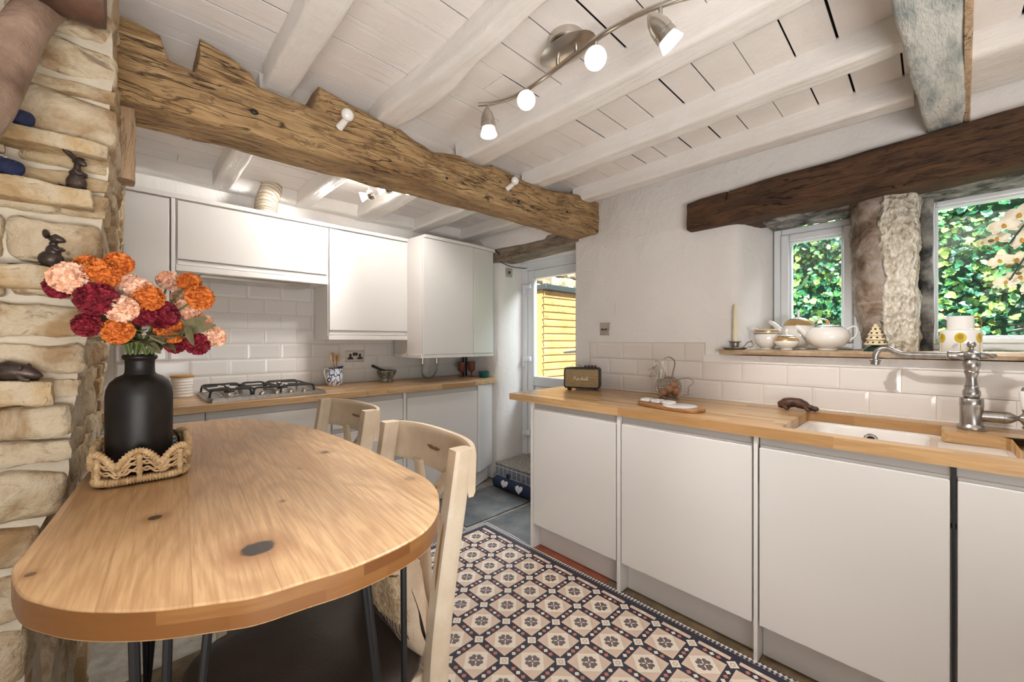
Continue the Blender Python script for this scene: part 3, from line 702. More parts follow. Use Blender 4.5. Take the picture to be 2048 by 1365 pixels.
# ------------------------------------------------------------------ outside
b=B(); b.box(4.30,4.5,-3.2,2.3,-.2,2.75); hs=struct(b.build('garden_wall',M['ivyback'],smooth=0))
rr=random.Random(11); vs=[]; fs=[]
shape=[(0,-.5),(.32,-.42),(.55,-.12),(.34,.02),(.30,.30),(0,.62),(-.30,.30),(-.34,.02),(-.55,-.12),(-.32,-.42)]
for k in range(12000):
    y=rr.uniform(-2.4,1.9); z=rr.uniform(.7,2.72); x=4.27-rr.random()**1.6*.20-.05*noise.noise(Vector((y*2,z*2,3)))
    s=rr.uniform(.018,.042)
    nrm=Vector((-1,rr.uniform(-.9,.9),rr.uniform(-.25,1.3))).normalized()
    q=nrm.to_track_quat('Z','Y').to_matrix().to_4x4() @ Matrix.Rotation(rr.uniform(0,6.28),4,'Z')
    n=len(vs); vs.append(tuple(Vector((x,y,z))+q.to_3x3()@Vector((0,0,-s*.18))))
    for (a,c) in shape: vs.append(tuple(Vector((x,y,z))+q.to_3x3()@Vector((a*s*1.5,c*s*1.5,s*.1*math.cos(a*5)))))
    for j in range(10): fs.append((n,n+1+j,n+1+(j+1)%10))
b=B(); b.add(vs,fs); iv=b.build('ivy',M['ivy'],smooth=0); tag(iv,'dense sunlit green ivy covering the garden wall outside the windows','ivy',kind='stuff')
b=B(); b.box(2.81,12,-4,9,-.25,-.1); struct(b.build('ground',M['paving'],smooth=0))
sh=thing('garden_shed','yellow pine-clad shed seen through the glazed door','shed',(6.4,4.6,-.1))
b=B(); rr=random.Random(2); z=.0; yS=4.6
k=0
while z<2.12:
    b.add([(5.13,yS+.03,z),(8.2,yS+.03,z),(8.2,yS-.012,z+.012),(5.13,yS-.012,z+.012),(8.2,yS-.02,z+.05),(5.13,yS-.02,z+.05),(8.2,yS-.006,z+.118),(5.13,yS-.006,z+.118),(8.2,yS+.03,z+.124),(5.13,yS+.03,z+.124)],
       [(0,1,2,3),(3,2,4,5),(5,4,6,7),(7,6,8,9)]); z+=.125
b.box(5.14,8.2,yS+.02,yS+1.5,-.05,2.13)
b.build('wall',M['shed'],sh,smooth=50)
b=B(); b.box(5.10,8.4,yS-.09,yS+1.6,2.13,2.22); b.build('roof_edge',M['roofedge'],sh,bevel=.01)
b=B(); rr=random.Random(9)
for i in range(12):
    for j in range(2): rough_block(b,4.50+.28*j+.02*(i%2),4.76+.28*j+.02*(i%2),4.78,5.02,.22*i-.2,.22*i+.005,6,.3,.02,6,200+i*2+j)
tag(b.build('garden_stone_pier',M['gardenstone'],smooth=60),'mossy stone wall end beside the pine shed outside','stone wall')
b=B()
for i in range(14):
    for j in range(22): rough_block(b,4.2+.32*j,4.51+.32*j,6.6,6.9,.26*i-.2,.26*i+.05,4,.4,.04,5,400+i*22+j)
tag(b.build('garden_boundary_wall',M['gardenstone'],smooth=60),'pale rubble garden wall rising behind the shed roof','stone wall')
# ------------------------------------------------------------------ tiles
def metro(name, plane, a0,a1,rows,tw,mat,off,clip=None,cut=None):
    """bevelled metro tiles; plane ('X',x) or ('Y',y); tiles face -plane axis"""
    ax,pv=plane; b=B()
    def P(a,z,d): return (pv-d,a,z) if ax=='X' else (a,pv-d,z)
    for ri,(z0,z1) in enumerate(rows):
        s0,s1=(a0,a1) if clip is None else clip[ri]
        st=off+(tw/2 if ri%2 else 0); k=math.floor((s0-st)/tw)
        while st+k*tw<s1:
            p=max(s0,st+k*tw)+.0012; q=min(s1,st+(k+1)*tw)-.0012; k+=1
            if q-p<.012: continue
            u,v=z0+.0012,z1-.0012; e=min(.013,(q-p)*.3); h=.0025; H=.0048
            vs=[P(p,u,0),P(q,u,0),P(q,v,0),P(p,v,0),P(p,u,h),P(q,u,h),P(q,v,h),P(p,v,h),P(p+e,u+e,H),P(q-e,u+e,H),P(q-e,v-e,H),P(p+e,v-e,H)]
            b.add(vs,[(0,1,5,4),(1,2,6,5),(2,3,7,6),(3,0,4,7),(4,5,9,8),(5,6,10,9),(6,7,11,10),(7,4,8,11),(8,9,10,11)])
    root=struct(b.build(name,mat,smooth=0))
    g=B()
    for ri,(z0,z1) in enumerate(rows):
        s0,s1=(a0,a1) if clip is None else clip[ri]
        if ax=='X': g.box(pv-.002,pv+.004,s0-.004,s1+.004,z0-(.0 if ri else .0),z1+.003)
        else: g.box(s0,s1,pv-.002,pv+.004,z0,z1)
    g.build('grout',M['grout'],root,smooth=0)
rowsR=[(.922,1.026),(1.026,1.131),(1.131,1.238)]
metro('trim_3',('X',XW),-1.0,1.70,rowsR,.2065,M['tile'],-.011,[(-1.0,1.70),(-1.0,1.70),(.905,1.70)])
rowsB=[(.92+.1035*i,.92+.1035*(i+1)) for i in range(8)]
metro('trim_4',('Y',YB),-.06,2.39,rowsB,.2035,M['tileb'],-.03,[(-.06,2.39)]*4+[(-.06,1.05)]*4)
b=B(); b.box(XW-.016,XW,-1,1.72,.918,.928); struct(b.build('trim_5',M['tile'],smooth=0,bevel=.004))

# ------------------------------------------------------------------ right-hand run
def profile_door(b, front, y0,y1,z0,z1, axis='X'):
    """handleless slab door with a bevelled grip along its top edge (towards the room)"""
    f=front
    if axis=='X':
        b.prism([(f,z0),(f,z1-.002),(f+.003,z1),(f+.018,z1-.022),(f+.020,z1-.03),(f+.020,z0)],y0,y1,axis='Y',M=None) if False else b.box(f,f+.02,y0,y1,z0,z1)
    else: b.box(y0,y1,f,f+.02,z0,z1)
F=1.760
units=[(1.662,1.090,'glossy white base cupboard at the door end of the right-hand run, under the radio',True),
       (1.066,.484,'glossy white base cupboard under the egg basket and serving board',True),
       (.466,-.040,'glossy white sink base cupboard',True),
       (-.047,-.62,'glossy white base cupboard at the right edge, beside the black gap',False)]
for i,(ya,yb,lab,pan) in enumerate(units):
    t=thing('base_cupboard',lab,'cupboard',(F+.3,(ya+yb)/2,0),0,'white base cupboards under the window worktop')
    b=B(); b.box(F+.024,2.36,yb,ya,.145,.876 if i<2 else .688); b.build('carcass',M['carcass'],t,smooth=0)
    b=B(); b.box(F,F+.02,yb+.004,ya-.004,.150,.838); b.build('door',M['gloss'],t,smooth=0,bevel=.003)
    b=B(); b.box(F+.018,F+.03,yb+.002,ya-.002,.838,.876); b.box(F+.012,F+.022,yb+.004,ya-.004,.836,.848); b.build('grip_rail',M['rail'],t,smooth=0,bevel=.002)
    if i==3: b=B(); b.box(F+.006,F+.023,ya,ya+.0065,.150,.876); b.build('gap_shade_strip',M['rubber'],t,smooth=0)  # black strip painting the shade inside the open gap, no real seal
    if i==0: b=B(); b.box(F+.070,F+.085,yb,ya,.0,.148); b.build('plinth',M['carcass'],t,smooth=0)
    elif i in (1,2): b=B(); b.box(F+.070,F+.085,yb,ya,.0,.148); b.build('plinth',M['carcass'],t,smooth=0)
for ya,yb,lab in [(1.682,1.664,'white end panel of the window run, nearest the door'),(1.088,1.068,'white dividing panel between the first and second base cupboards from the door'),(.482,.468,'white dividing panel left of the sink cupboard')]:
    b=B(); b.box(F+.001,2.36,yb,ya,0.0,.878); single('support_panel',b,M['carcass'],lab,'panel','support panels of the right-hand run',smooth=0,bevel=.002)

# worktop with a cut-out for the sink
Z0,Z1=.880,.920
outer=[(1.748,1.855),(2.398,1.855),(2.398,-1.0),(1.748,-1.0)]
def arc(cx,cy,r,a0,a1,n=6): return [(cx+r*math.cos(a0+(a1-a0)*i/n),cy+r*math.sin(a0+(a1-a0)*i/n)) for i in range(n+1)]
x0,x1,xn=1.812,2.300,2.165; ya,yb,yn=.402,-.185,-.010
hole=arc(x0+.02,ya-.02,.02,PI,PI/2)+arc(x1-.03,ya-.03,.03,PI/2,0)+[(x1,yn+.03)]+arc(x1-.02,yn+.005,.02,0,-PI/2)+[(xn+.045,yn-.012)]+arc(xn+.03,yn-.042,.03,PI/2,PI)[0:]+[(xn,yb+.035)]+arc(xn-.035,yb+.035,.035,0,-PI/2)+arc(x0+.02,yb+.02,.02,-PI/2,-PI)
b=B(); n=len(outer)
import bmesh
def plate_with_hole(outer,hole,z0,z1):
    bm=bmesh.new()
    ov=[bm.verts.new((p[0],p[1],z1)) for p in outer]; hv=[bm.verts.new((p[0],p[1],z1)) for p in hole]
    ed=[bm.edges.new((ov[i],ov[(i+1)%len(ov)])) for i in range(len(ov))]+[bm.edges.new((hv[i],hv[(i+1)%len(hv)])) for i in range(len(hv))]
    bmesh.ops.triangle_fill(bm,use_beauty=True,edges=ed)
    bm.verts.index_update()
    tri=[[v.index for v in f.verts] for f in bm.faces]; vs=[tuple(v.co) for v in bm.verts]; bm.free()
    N=len(vs); out=B(); V=vs+[(x,y,z0) for x,y,z in vs]; Fc=[tuple(f) for f in tri]+[tuple(N+i for i in f[::-1]) for f in tri]
    no=len(outer); nh=len(hole)
    Fc+=[(i,(i+1)%no,N+(i+1)%no,N+i) for i in range(no)]+[(no+(i+1)%nh,no+i,N+no+i,N+no+(i+1)%nh) for i in range(nh)]
    return out.add(V,Fc)
b=plate_with_hole(outer,hole,Z0,Z1)
o=b.build('worktop',M['oakR'],smooth=35,bevel=.003,seg=2); tag(o,'oak stave worktop with a sink cut-out under the windows','worktop')
# sink: belfast-like white bowl, rim under the worktop
sk=thing('kitchen_sink','white ceramic undermounted sink in the oak worktop','sink',(2.05,.1,.69))
b=B()
def ringrect(xa,xb,y_a,y_b,r,z,n=40): 
    return [((xa+xb)/2+p,(y_a+y_b)/2+q,z) for p,q in rrect((xb-xa)/2,(y_b-y_a)/2,r,n)]
R=[ringrect(1.795,2.33,-.23,.425,.02,.700),ringrect(1.795,2.33,-.23,.425,.02,.8795),ringrect(1.808,2.32,-.215,.412,.02,.8795),ringrect(1.835,2.29,.005,.375,.045,.878),ringrect(1.842,2.284,.012,.368,.045,.868),ringrect(1.862,2.264,.035,.348,.05,.735),ringrect(1.90,2.22,.08,.30,.05,.722),ringrect(2.03,2.09,.17,.21,.02,.718)]
b.ring_sweep(R); b.build('bowl',M['ceram'],sk,smooth=60)
b=B(); b.lathe([(.0,.003),(.018,.003),(.022,.006),(.038,.006),(.042,.002),(.042,-.004)],(2.085,.19,.722),24); b.build('drain',M['chrome'],sk)
b=B(); Mo=AIM((2.269,.180,.833),(-1,0,.12)); b.lathe([(.012,.001),(.014,.004),(.021,.005),(.024,.002),(.024,-.006)],(0,0,0),24,Mo); ov=b.build('overflow',M['chrome'],sk)
b=B(); b.lathe([(0,.0015),(.0125,.0015)],(0,0,0),20,Mo); b.build('overflow_hole',M['black'],ov)
b=B(); b.box(1.86,2.13,-.170,-.012,.8795,.8815); b.build('draining_ledge',M['ceram'],sk,bevel=.001)
# tap
tp=thing('mixer_tap','brushed steel swan-neck mixer tap with a white ceramic lever','tap',(2.262,-.100,.92))
bx,by=2.262,-.100
b=B(); b.lathe([(.036,0),(.038,.006),(.037,.014),(.031,.020),(.030,.024),(.030,.086),(.031,.088),(.031,.115),(.029,.118),(.0,.118)],(bx,by,.92),36); b.build('base',M['steel'],tp)
b=B(); b.lathe([(r,.118+(z-.118)*.80) for r,z in [(.018,.118),(.021,.122),(.024,.135),(.0235,.150),(.019,.164),(.0195,.168),(.0195,.174),(.017,.176),(.0145,.205),(.0155,.222),(.019,.236),(.0195,.240),(.018,.244),(.0225,.262),(.0235,.275),(.021,.290),(.015,.300)]],(bx,by,.92),32); b.build('column',M['steel'],tp)
hz=.92+.276
b=B(); b.lathe([(.012,-.014),(.024,-.010),(.027,0),(.024,.011),(.012,.017),(.006,.024),(.006,.029),(.011,.034),(.013,.042),(.010,.050),(0,.053)],(bx,by,hz),28)
b.lathe([(.0,-.062),(.006,-.060),(.010,-.052),(.006,-.044),(.012,-.036),(.016,-.022)],(0,0,0),20,AIM((bx,by,hz),(0,1,0)))
b.lathe([(.018,.020),(.0155,.028),(.0155,.050),(.017,.052),(.017,.058),(.013,.062)],(0,0,0),20,AIM((bx,by,hz),(0,1,0))); b.build('head',M['steel'],tp)
sp=spline([(bx,by+.055,hz),(bx,by+.12,hz-.001),(bx,by+.175,hz-.001),(bx,by+.20,hz+.006),(bx,by+.222,hz+.020),(bx,by+.238,hz+.023),(bx,by+.254,hz+.016),(bx,by+.264,hz-.002),(bx,by+.266,hz-.024)],7)
b=B(); b.tube(sp,.0115,16); b.build('spout',M['steel'],tp)
b=B(); b.lathe([(.013,.0),(.0185,-.003),(.0185,-.008),(.015,-.011),(.015,-.022),(.010,-.024),(0,-.02)],(bx,by+.266,hz-.022),24); b.build('nozzle',M['steel'],tp)
zl=.92+.055
b=B(); b.lathe([(.021,.015),(.021,.075),(.022,.076),(.022,.082),(.019,.095),(.010,.108),(.008,.112),(.013,.118),(.016,.128),(.010,.140),(0,.143)],(0,0,0),26,AIM((bx,by,zl),(.18,-1,0))); b.build('side_valve',M['steel'],tp)
lv=Vector((bx+.023,by-.127,zl))
b=B(); b.lathe([(.0,-.040),(.007,-.037),(.009,-.030),(.005,-.024),(.012,-.012),(.014,0),(.012,.012),(.007,.020),(.009,.028),(.010,.032)],tuple(lv),20); b.build('lever_joint',M['steel'],tp)
b=B(); b.lathe([(.010,.098),(.011,.102),(.008,.110),(0,.113)],tuple(lv),16); b.build('lever_cap',M['steel'],tp)
b=B(); b.lathe([(.008,.032),(.011,.036),(.0125,.055),(.0150,.080),(.0155,.092),(.012,.098),(0,.1)],tuple(lv),20); b.build('lever_grip',M['white'],tp)

# carved otter by the sink
b=B(); c=Vector((2.30,.447,.92))
def otter(a,z,s): return c+Vector((-.012*0+s, -a, z))
body=spline([otter(-.075,.018,-.005),otter(-.055,.024,0),otter(-.03,.033,.0),otter(0,.036,0),otter(.03,.028,0),otter(.055,.019,-.004),otter(.078,.014,-.008)],6)
L=len(body); rad=[]
for i in range(L):
    q=i/(L-1); rad.append((.012+.013*math.sin(PI*min(1,q*1.25))**.8+.004*nz(body[i],60,2)) if q<.8 else .013)
b.tube(body,rad,12)
b.ball(tuple(otter(.070,.016,-.008)),(.014,.018,.012))
for (a,s) in ((-.05,-.022),(-.05,.018),(.035,-.022),(.035,.02)): b.tube([otter(a,.024,s*.5),otter(a+.01,.012,s),otter(a+.018,.004,s*1.15)],[.010,.008,.006],8)
single('otter_figurine',b,M['brownresin'],'small dark brown carved animal on the worktop behind the sink','figurine')

# serving board, its dishes
bd=thing('serving_board','rounded acacia serving board with a round white marble inset','board',(1.93,.86,.92))
cb=Vector((1.925,.895,0)); an=math.radians(-96)
ux=Vector((math.cos(an),math.sin(an),0)); uy=Vector((-ux.y,ux.x,0))
pl=[]
for i in range(64):
    q=2*PI*i/64; e=3.2
    X=.165*abs(math.cos(q))**(2/e)*(1 if math.cos(q)>0 else -1); Y=.088*abs(math.sin(q))**(2/e)*(1 if math.sin(q)>0 else -1)
    p=cb+ux*X+uy*Y*(.82+.18*(X/.165)); pl.append((p.x,p.y))
b=B(); b.prism(pl,.920,.938); b.build('board',M['boardwood'],bd,bevel=.004)
mc=cb+ux*.055
b=B(); b.lathe([(.0,.9405),(.074,.9405),(.078,.9385),(.078,.936)],(mc.x,mc.y,0),40); b.build('marble_inset',M['marble'],bd)
for i,lab in enumerate(['little white butter dish at the door end of the serving board','middle little white butter dish on the serving board','little white butter dish next to the marble inset']):
    q=cb+ux*(-.128+.060*i)+uy*.008
    b=B(); b.ring_sweep([[(q.x+ux.x*p*k+uy.x*r*k,q.y+ux.y*p*k+uy.y*r*k,z) for p,r in rrect(.026,.030,.010,24)] for k,z in ((.82,.938),(1,.9405),(1.0,.951),(.94,.952),(.86,.947),(.6,.9465))])
    single('white_dish',b,M['white'],lab,'dish','white dishes on the serving board')

# hen-shaped wire egg basket
eb=thing('egg_basket','grey wire egg basket shaped like a hen','egg basket',(2.25,1.05,.92)); ec=Vector((2.262,1.055,.985)); W=.0020
b=B()
fwd=Vector((-.28,.96,0)).normalized(); sdv=Vector((-fwd.y,fwd.x,0))
def EP(f,s,z): return ec+fwd*f+sdv*s+Vector((0,0,z))
for z in [-.055,-.045,-.033,-.02,-.006,.008,.022,.033,.042]:
    k=math.sqrt(max(.02,1-(z/.066)**2)); rx,ry=.075*k,.058*k
    if z>.04: rx,ry=.062,.045
    b.tube([EP(rx*math.cos(q*2*PI/36),ry*math.sin(q*2*PI/36),z) for q in range(36)],.0011,5,True)
for s0 in (-.034,.034):
    b.tube([EP(.074*math.cos(q*2*PI/30)*.82,s0,-.004+.058*math.sin(q*2*PI/30)) for q in range(30)],W,6,True)
b.tube([EP(0,.058*math.cos(q*2*PI/30),-.004+.058*math.sin(q*2*PI/30)) for q in range(30)],W,6,True)
b.build('cage',M['wire'],eb)
b=B()
b.tube([EP(.05*math.cos(q*2*PI/30),.045*math.sin(q*2*PI/30),-.0625) for q in range(30)],.002,6,True); b.build('foot_ring',M['wire'],eb)
b=B(); 
nk=[(.066,-.03),(.072,.0),(.070,.03),(.064,.055),(.066,.075),(.078,.092),(.092,.100)]
bk=[(.040,.042),(.044,.06),(.042,.085),(.044,.105),(.058,.120),(.075,.118),(.088,.108)]
b.tube(spline([EP(f,0,z) for f,z in nk],5),W,6); b.tube(spline([EP(f,0,z) for f,z in bk],5),W,6)
A_=spline([EP(f,0,z) for f,z in nk],5); C_=spline([EP(f,0,z) for f,z in [(.035,-.02),(.038,.0),(.040,.02)]+bk],5)
for i in range(15):
    p=A_[min(len(A_)-1,int(i*len(A_)/16)+2)]; q=C_[min(len(C_)-1,int((i+1.5)*len(C_)/17)+1)]
    m1=(p+q)/2+sdv*.010; m2=(p+q)/2-sdv*.010
    b.tube([p,m1,q,m2],.0009,5,True)
b.tube([EP(.088,0,.108),EP(.115,0,.094),EP(.092,0,.088)],W,6)
b.tube(spline([EP(.086,0,.086),EP(.082,0,.068),EP(.098,0,.052),EP(.108,0,.056),EP(.095,0,.074),EP(.087,0,.084)],5),W,6)
b.tube([EP(.078,0,.118),EP(.080,0,.142),EP(.074,0,.147),EP(.054,0,.147),EP(.049,0,.142),EP(.051,0,.116)],W,6)
b.tube([EP(.072+.004*math.cos(q),.006,.108+.004*math.sin(q)) for q in [i*PI/5 for i in range(10)]],.0008,5,True)
b.build('hen_head',M['wire'],eb)
b=B()
for s0 in (-.012,.012): b.tube(spline([EP(.018,s0*2.2,.040),EP(.022,s0*1.4,.08),EP(.033,s0,.13),EP(.028,s0,.155),EP(0,s0,.172),EP(-.028,s0,.155),EP(-.033,s0,.13),EP(-.022,s0*1.4,.08),EP(-.018,s0*2.2,.040)],6),W,6)
b.build('handle',M['wire'],eb)
b=B(); b.tube(spline([EP(-.04,0,.040),EP(-.075,0,.052),EP(-.105,0,.056),EP(-.125,0,.044),EP(-.132,0,.030),EP(-.112,0,.012),EP(-.104,0,.0),EP(-.108,0,-.014),EP(-.102,0,-.026),EP(-.106,0,-.04),EP(-.07,0,-.042)],6),W,6); b.build('tail',M['wire'],eb)
eggs=[(.030,.016,-.034,'brown egg at the hen-neck end of the wire basket'),(.010,-.026,-.034,'brown egg low at the front left of the wire basket'),(-.030,-.022,-.034,'brown egg low at the front right of the wire basket'),(-.004,.010,-.014,'brown egg in the middle of the pile in the wire basket'),(-.045,.014,-.022,'brown egg at the tail end of the wire basket'),(-.028,-.004,.012,'brown egg topmost of the pile in the wire basket')]
for i,(f_,s_,z_,lab) in enumerate(eggs):
    b=B(); p=EP(f_,s_,z_)
    b.ball((0,0,0),(.0225,.0225,.028),18,12,RM(tuple(p),rx=1.2+.3*i,rz=.7*i),fn=lambda d:1-.10*max(0,d.z)*(1-abs(d.z)*.2))
    single('egg',b,M['egg'],lab,'egg','brown eggs in the wire basket',smooth=80)

# radio
rd=thing('radio_speaker','small black vintage-style speaker with a woven gold grille','speaker',(2.24,1.62,.92))
fa=Vector((2.128,1.722,0)); fb=Vector((2.243,1.512,0)); dv=(fb-fa).normalized(); nv=Vector((dv.y*-1,dv.x,0))
if nv.x<0: nv=-nv
wd=(fb-fa).length; dp=.115
Rm=Matrix(((dv.x,nv.x,0,fa.x),(dv.y,nv.y,0,fa.y),(0,0,1,.932),(0,0,0,1)))
b=B(); hgt=.138
b.prism([(p+wd/2,q+hgt/2) for p,q in rrect(wd/2,hgt/2,.012,40)],-.0,dp,axis='Y',M=Rm) if False else b.ring_sweep([[Rm@Vector((wd/2+p*k,y,hgt/2+q*k)) for p,q in rrect(wd/2,hgt/2,.012,40)] for k,y in ((.93,.010),(.94,.0),(.985,0),(1,.004),(1,dp-.004),(.98,dp))])
b.build('case',M['speaker'],rd,smooth=35)
b=B(); b.box(.009,wd-.009,.004,.012,.010,hgt-.010,Rm); b.build('grille',M['grille'],rd,smooth=0)
b=B(); b.ring_sweep([[Rm@Vector((wd/2+p,y,hgt/2+q)) for p,q in rrect(wd/2-.0075,hgt/2-.0085,.004,32)] for y in (.001,.0045)],False); b.ring_sweep([[Rm@Vector((wd/2+p,y,hgt/2+q)) for p,q in rrect(wd/2-.010,hgt/2-.011,.004,32)] for y in (.001,.0045)],False); b.build('piping',M['goldtext'],rd)
for x in (.03,wd-.03):
    for y in (.02,dp-.02): b=B(); b.lathe([(.008,-.012),(.009,0.002)],(x,y,0),12,Rm); b.build('foot',M['rubber'],rd)
b=B(); b.box(.03,wd-.02,.03,.085,hgt,hgt+.0025,Rm)
for i in range(4): b.lathe([(.0075,0),(.0075,.011),(.006,.012),(0,.012)],(wd-.035-.022*i,.058,hgt+.002),14,Rm)
b.build('control_plate',M['black'],rd)
b=B(); b.box(wd-.075,wd-.03,.052,.060,hgt+.014,hgt+.016,Rm); b.build('red_tab',M['redprint'],rd)
b=B(); b.tube(spline([Rm@Vector((.045,.07,hgt)),Rm@Vector((.05,.075,hgt+.022)),Rm@Vector((.075,.08,hgt+.018)),Rm@Vector((.10,.11,hgt+.004)),Rm@Vector((.115,.116,hgt-.03))],5),.0015,6); b.build('cable',M['woodspoon'],rd)
# script lettering on the grille, written as one cursive stroke set
def script(strokes, x0, z0, sc_, r, mat, parent, Mx, y=.001):
    b=B()
    for st in strokes: b.tube([Mx@Vector((x0+px*sc_,y,z0+pz*sc_)) for px,pz in [(p.x,p.y) for p in spline([(q[0],q[1],0) for q in st],5)]],r,6)
    return b.build('lettering',mat,parent)
ST=[[(-.1,.1),(.15,.1),(.45,1.9),(.55,2.0),(.8,.55),(1.3,2.0),(1.42,1.9),(1.62,.15),(1.95,.1)],
    [(2.9,1.0),(2.4,1.1),(2.1,.5),(2.4,0),(2.9,.9),(2.9,.1),(3.2,.1)],
    [(3.3,.1),(3.5,1.1),(3.6,.9),(4.0,1.0)],
    [(4.9,.9),(4.4,.5),(4.9,.9)] if False else [(4.7,1.0),(4.2,1.0),(4.5,.5),(4.3,0),(4.0,.1)],
    [(4.9,0),(5.1,2.1),(5.2,.1),(5.4,.9),(5.7,.8),(5.7,.1),(6.0,.1)],
    [(6.8,1.0),(6.3,1.0),(6.1,.5),(6.3,0),(6.8,.8),(6.8,.1),(7.1,.2)],
    [(7.2,.2),(7.6,2.1),(7.4,.1),(7.8,.2)],
    [(7.9,.2),(8.3,2.1),(8.1,.1),(8.6,.2)]]
script(ST,.064,.056,.0118,.0013,M['goldtext'],rd,Rm)

# plaster switch plate and hook
sw=thing('switch_plate','brass double light switch on the white wall above the radio','light switch',(XW,1.575,1.335))
b=B(); b.box(XW-.006,XW,1.534,1.614,1.290,1.378); b.build('plate',M['nickel'],sw,bevel=.002)
b=B()
for y in (1.562,1.588): b.lathe([(.004,0),(.005,.002),(.004,.008),(.0055,.016),(0,.018)],(0,0,0),10,AIM((XW-.006,y,1.334),(-1,.0,-.5)))
b.build('toggle',M['black'],sw)
b=B()
for y in (1.544,1.604): b.lathe([(.003,0),(.003,.001),(0,.0015)],(0,0,0),8,AIM((XW-.006,y,1.334),(-1,0,0)))
b.build('screw',M['pewter'],sw)
sw=thing('switch_plate','small brass single switch on the curved plaster by the door frame','light switch',(2.55,2.69,1.88))
b=B(); b.box(2.492,2.572,2.688,2.696,1.838,1.922); b.build('plate',M['nickel'],sw,bevel=.002)
b=B(); b.box(2.527,2.541,2.682,2.690,1.870,1.892); b.build('rocker',M['black'],sw,bevel=.002)
b=B(); b.tube(spline([(2.34,2.70,2.052),(2.36,2.68,2.05),(2.385,2.66,2.02),(2.41,2.67,1.965),(2.50,2.675,1.94),(2.60,2.68,1.935),(2.73,2.665,1.94),(2.735,2.655,1.95)],7),.004,8)
single('black_cable',b,M['rubber'],'thin black cable looping from the cupboard top to the door frame','cable')
# ------------------------------------------------------------------ things on the window sill
SZ=1.204
def yx(px,X): return on('X',X,px,700).y
# candle stick
X=2.385; y=yx(1470,X)
hs_=thing('candle_holder','small pewter chamberstick with a curled handle on the left end of the sill','candle holder',(X,y,SZ))
b=B(); b.lathe([(0,.003),(.030,.003),(.052,.007),(.060,.011),(.060,.009),(.045,.0),(0,0)],(X,y,SZ),32); b.build('saucer',M['pewter'],hs_)
b=B(); b.lathe([(.012,.003),(.016,.008),(.018,.020),(.020,.036),(.030,.0415),(.030,.044),(.016,.043),(.0125,.030)],(X,y,SZ),24); b.build('socket',M['pewter'],hs_)
b=B(); b.tube(spline([(X,y-.035,SZ+.006),(X,y-.050,SZ+.024),(X,y-.064,SZ+.040),(X,y-.082,SZ+.040),(X,y-.088,SZ+.022),(X,y-.074,SZ+.012),(X,y-.064,SZ+.018)],6),.0028,8); b.ball((X,y-.080,SZ+.045),(.004,.005,.004)); b.build('handle',M['pewter'],hs_)
b=B(); b.lathe([(.0125,.030),(.0125,.045),(.0105,.15),(.0085,.222),(.006,.240),(.0,.252)],(X,y,SZ),20); single('candle',b,M['candle'],'tall ivory taper candle in the pewter holder','candle')

def pot(name,label,px,X,prof,spout=None,handle=None,lid=None,knob=None,band=None,group=None,gold=None,tall=0):
    y=yx(px,X); t=thing(name,label,'teapot' if spout and len(spout)>3 else ('jug' if spout else 'bowl'),(X,y,SZ),0,group)
    b=B(); b.lathe(prof,(X,y,SZ),40); b.build('body',M['bone'],t,smooth=60)
    if spout:
        b=B(); pts=spline([(X+q[0]*0,y+q[0],SZ+q[1]) for q in spout],6); n=len(pts); r0,r1=spout_r
        b.tube(pts,[r0+(r1-r0)*(i/(n-1))**.7 for i in range(n)],16,flat=(1.0,.9)); b.build('spout',M['bone'],t,smooth=60)
    if handle:
        b=B(); b.tube(spline([(X,y-q[0],SZ+q[1]) for q in handle],7),.0048,10,flat=(1,1.3)); b.build('handle',M['bone'],t)
    if lid: b=B(); b.lathe(lid,(X,y,SZ),36); b.build('lid',M['bone'],t,smooth=60)
    if gold: b=B(); b.lathe(gold,(X,y,SZ),36); b.build('gold_band',M['goldband'],t)
    if band: b=B(); b.lathe(band,(X,y,SZ),36); b.build('dark_rim',M['darkband'],t)
    if knob: b=B(); b.lathe(knob[0],(X,y,SZ),16); b.build('knob',M[knob[1]],t)
    return t
spout_r=(.022,.010)
# cream jug
pj=pot('cream_jug','white gold-banded cream jug second from the left end of the sill',1533,2.45,[(.030,0),(.032,.004),(.030,.010),(.046,.020),(.062,.040),(.067,.062),(.064,.085),(.060,.106),(.057,.107),(.061,.085),(.062,.06),(.03,.02),(0,.016)],
    [(.050,.094),(.066,.104),(.082,.109)],[(.056,.098),(.066,.103),(.072,.097)],gold=[(.0615,.087),(.0632,.091),(.0612,.104),(.0605,.1045)],band=[(.0660,.083),(.0662,.086),(.0632,.088)],group='gold-banded tea service on the sill')
spout_r=(.03,.012)
ps=pot('sugar_bowl','small round white sugar bowl with a knob lid in front of the tall teapot',1573,2.41,[(.030,0),(.032,.004),(.028,.010),(.046,.018),(.060,.034),(.062,.044),(.056,.058),(.042,.068),(.040,.070)],lid=[(.044,.066),(.040,.072),(.020,.078),(0,.080)],gold=[(.0625,.046),(.0585,.057),(.0435,.0685)],band=[(.0450,.0675),(.0440,.0700),(.0400,.0715)],knob=([(.006,.078),(.005,.084),(.010,.090),(.011,.098),(.006,.105),(0,.107)],'bone'),group='gold-banded tea service on the sill')
spout_r=(.020,.009)
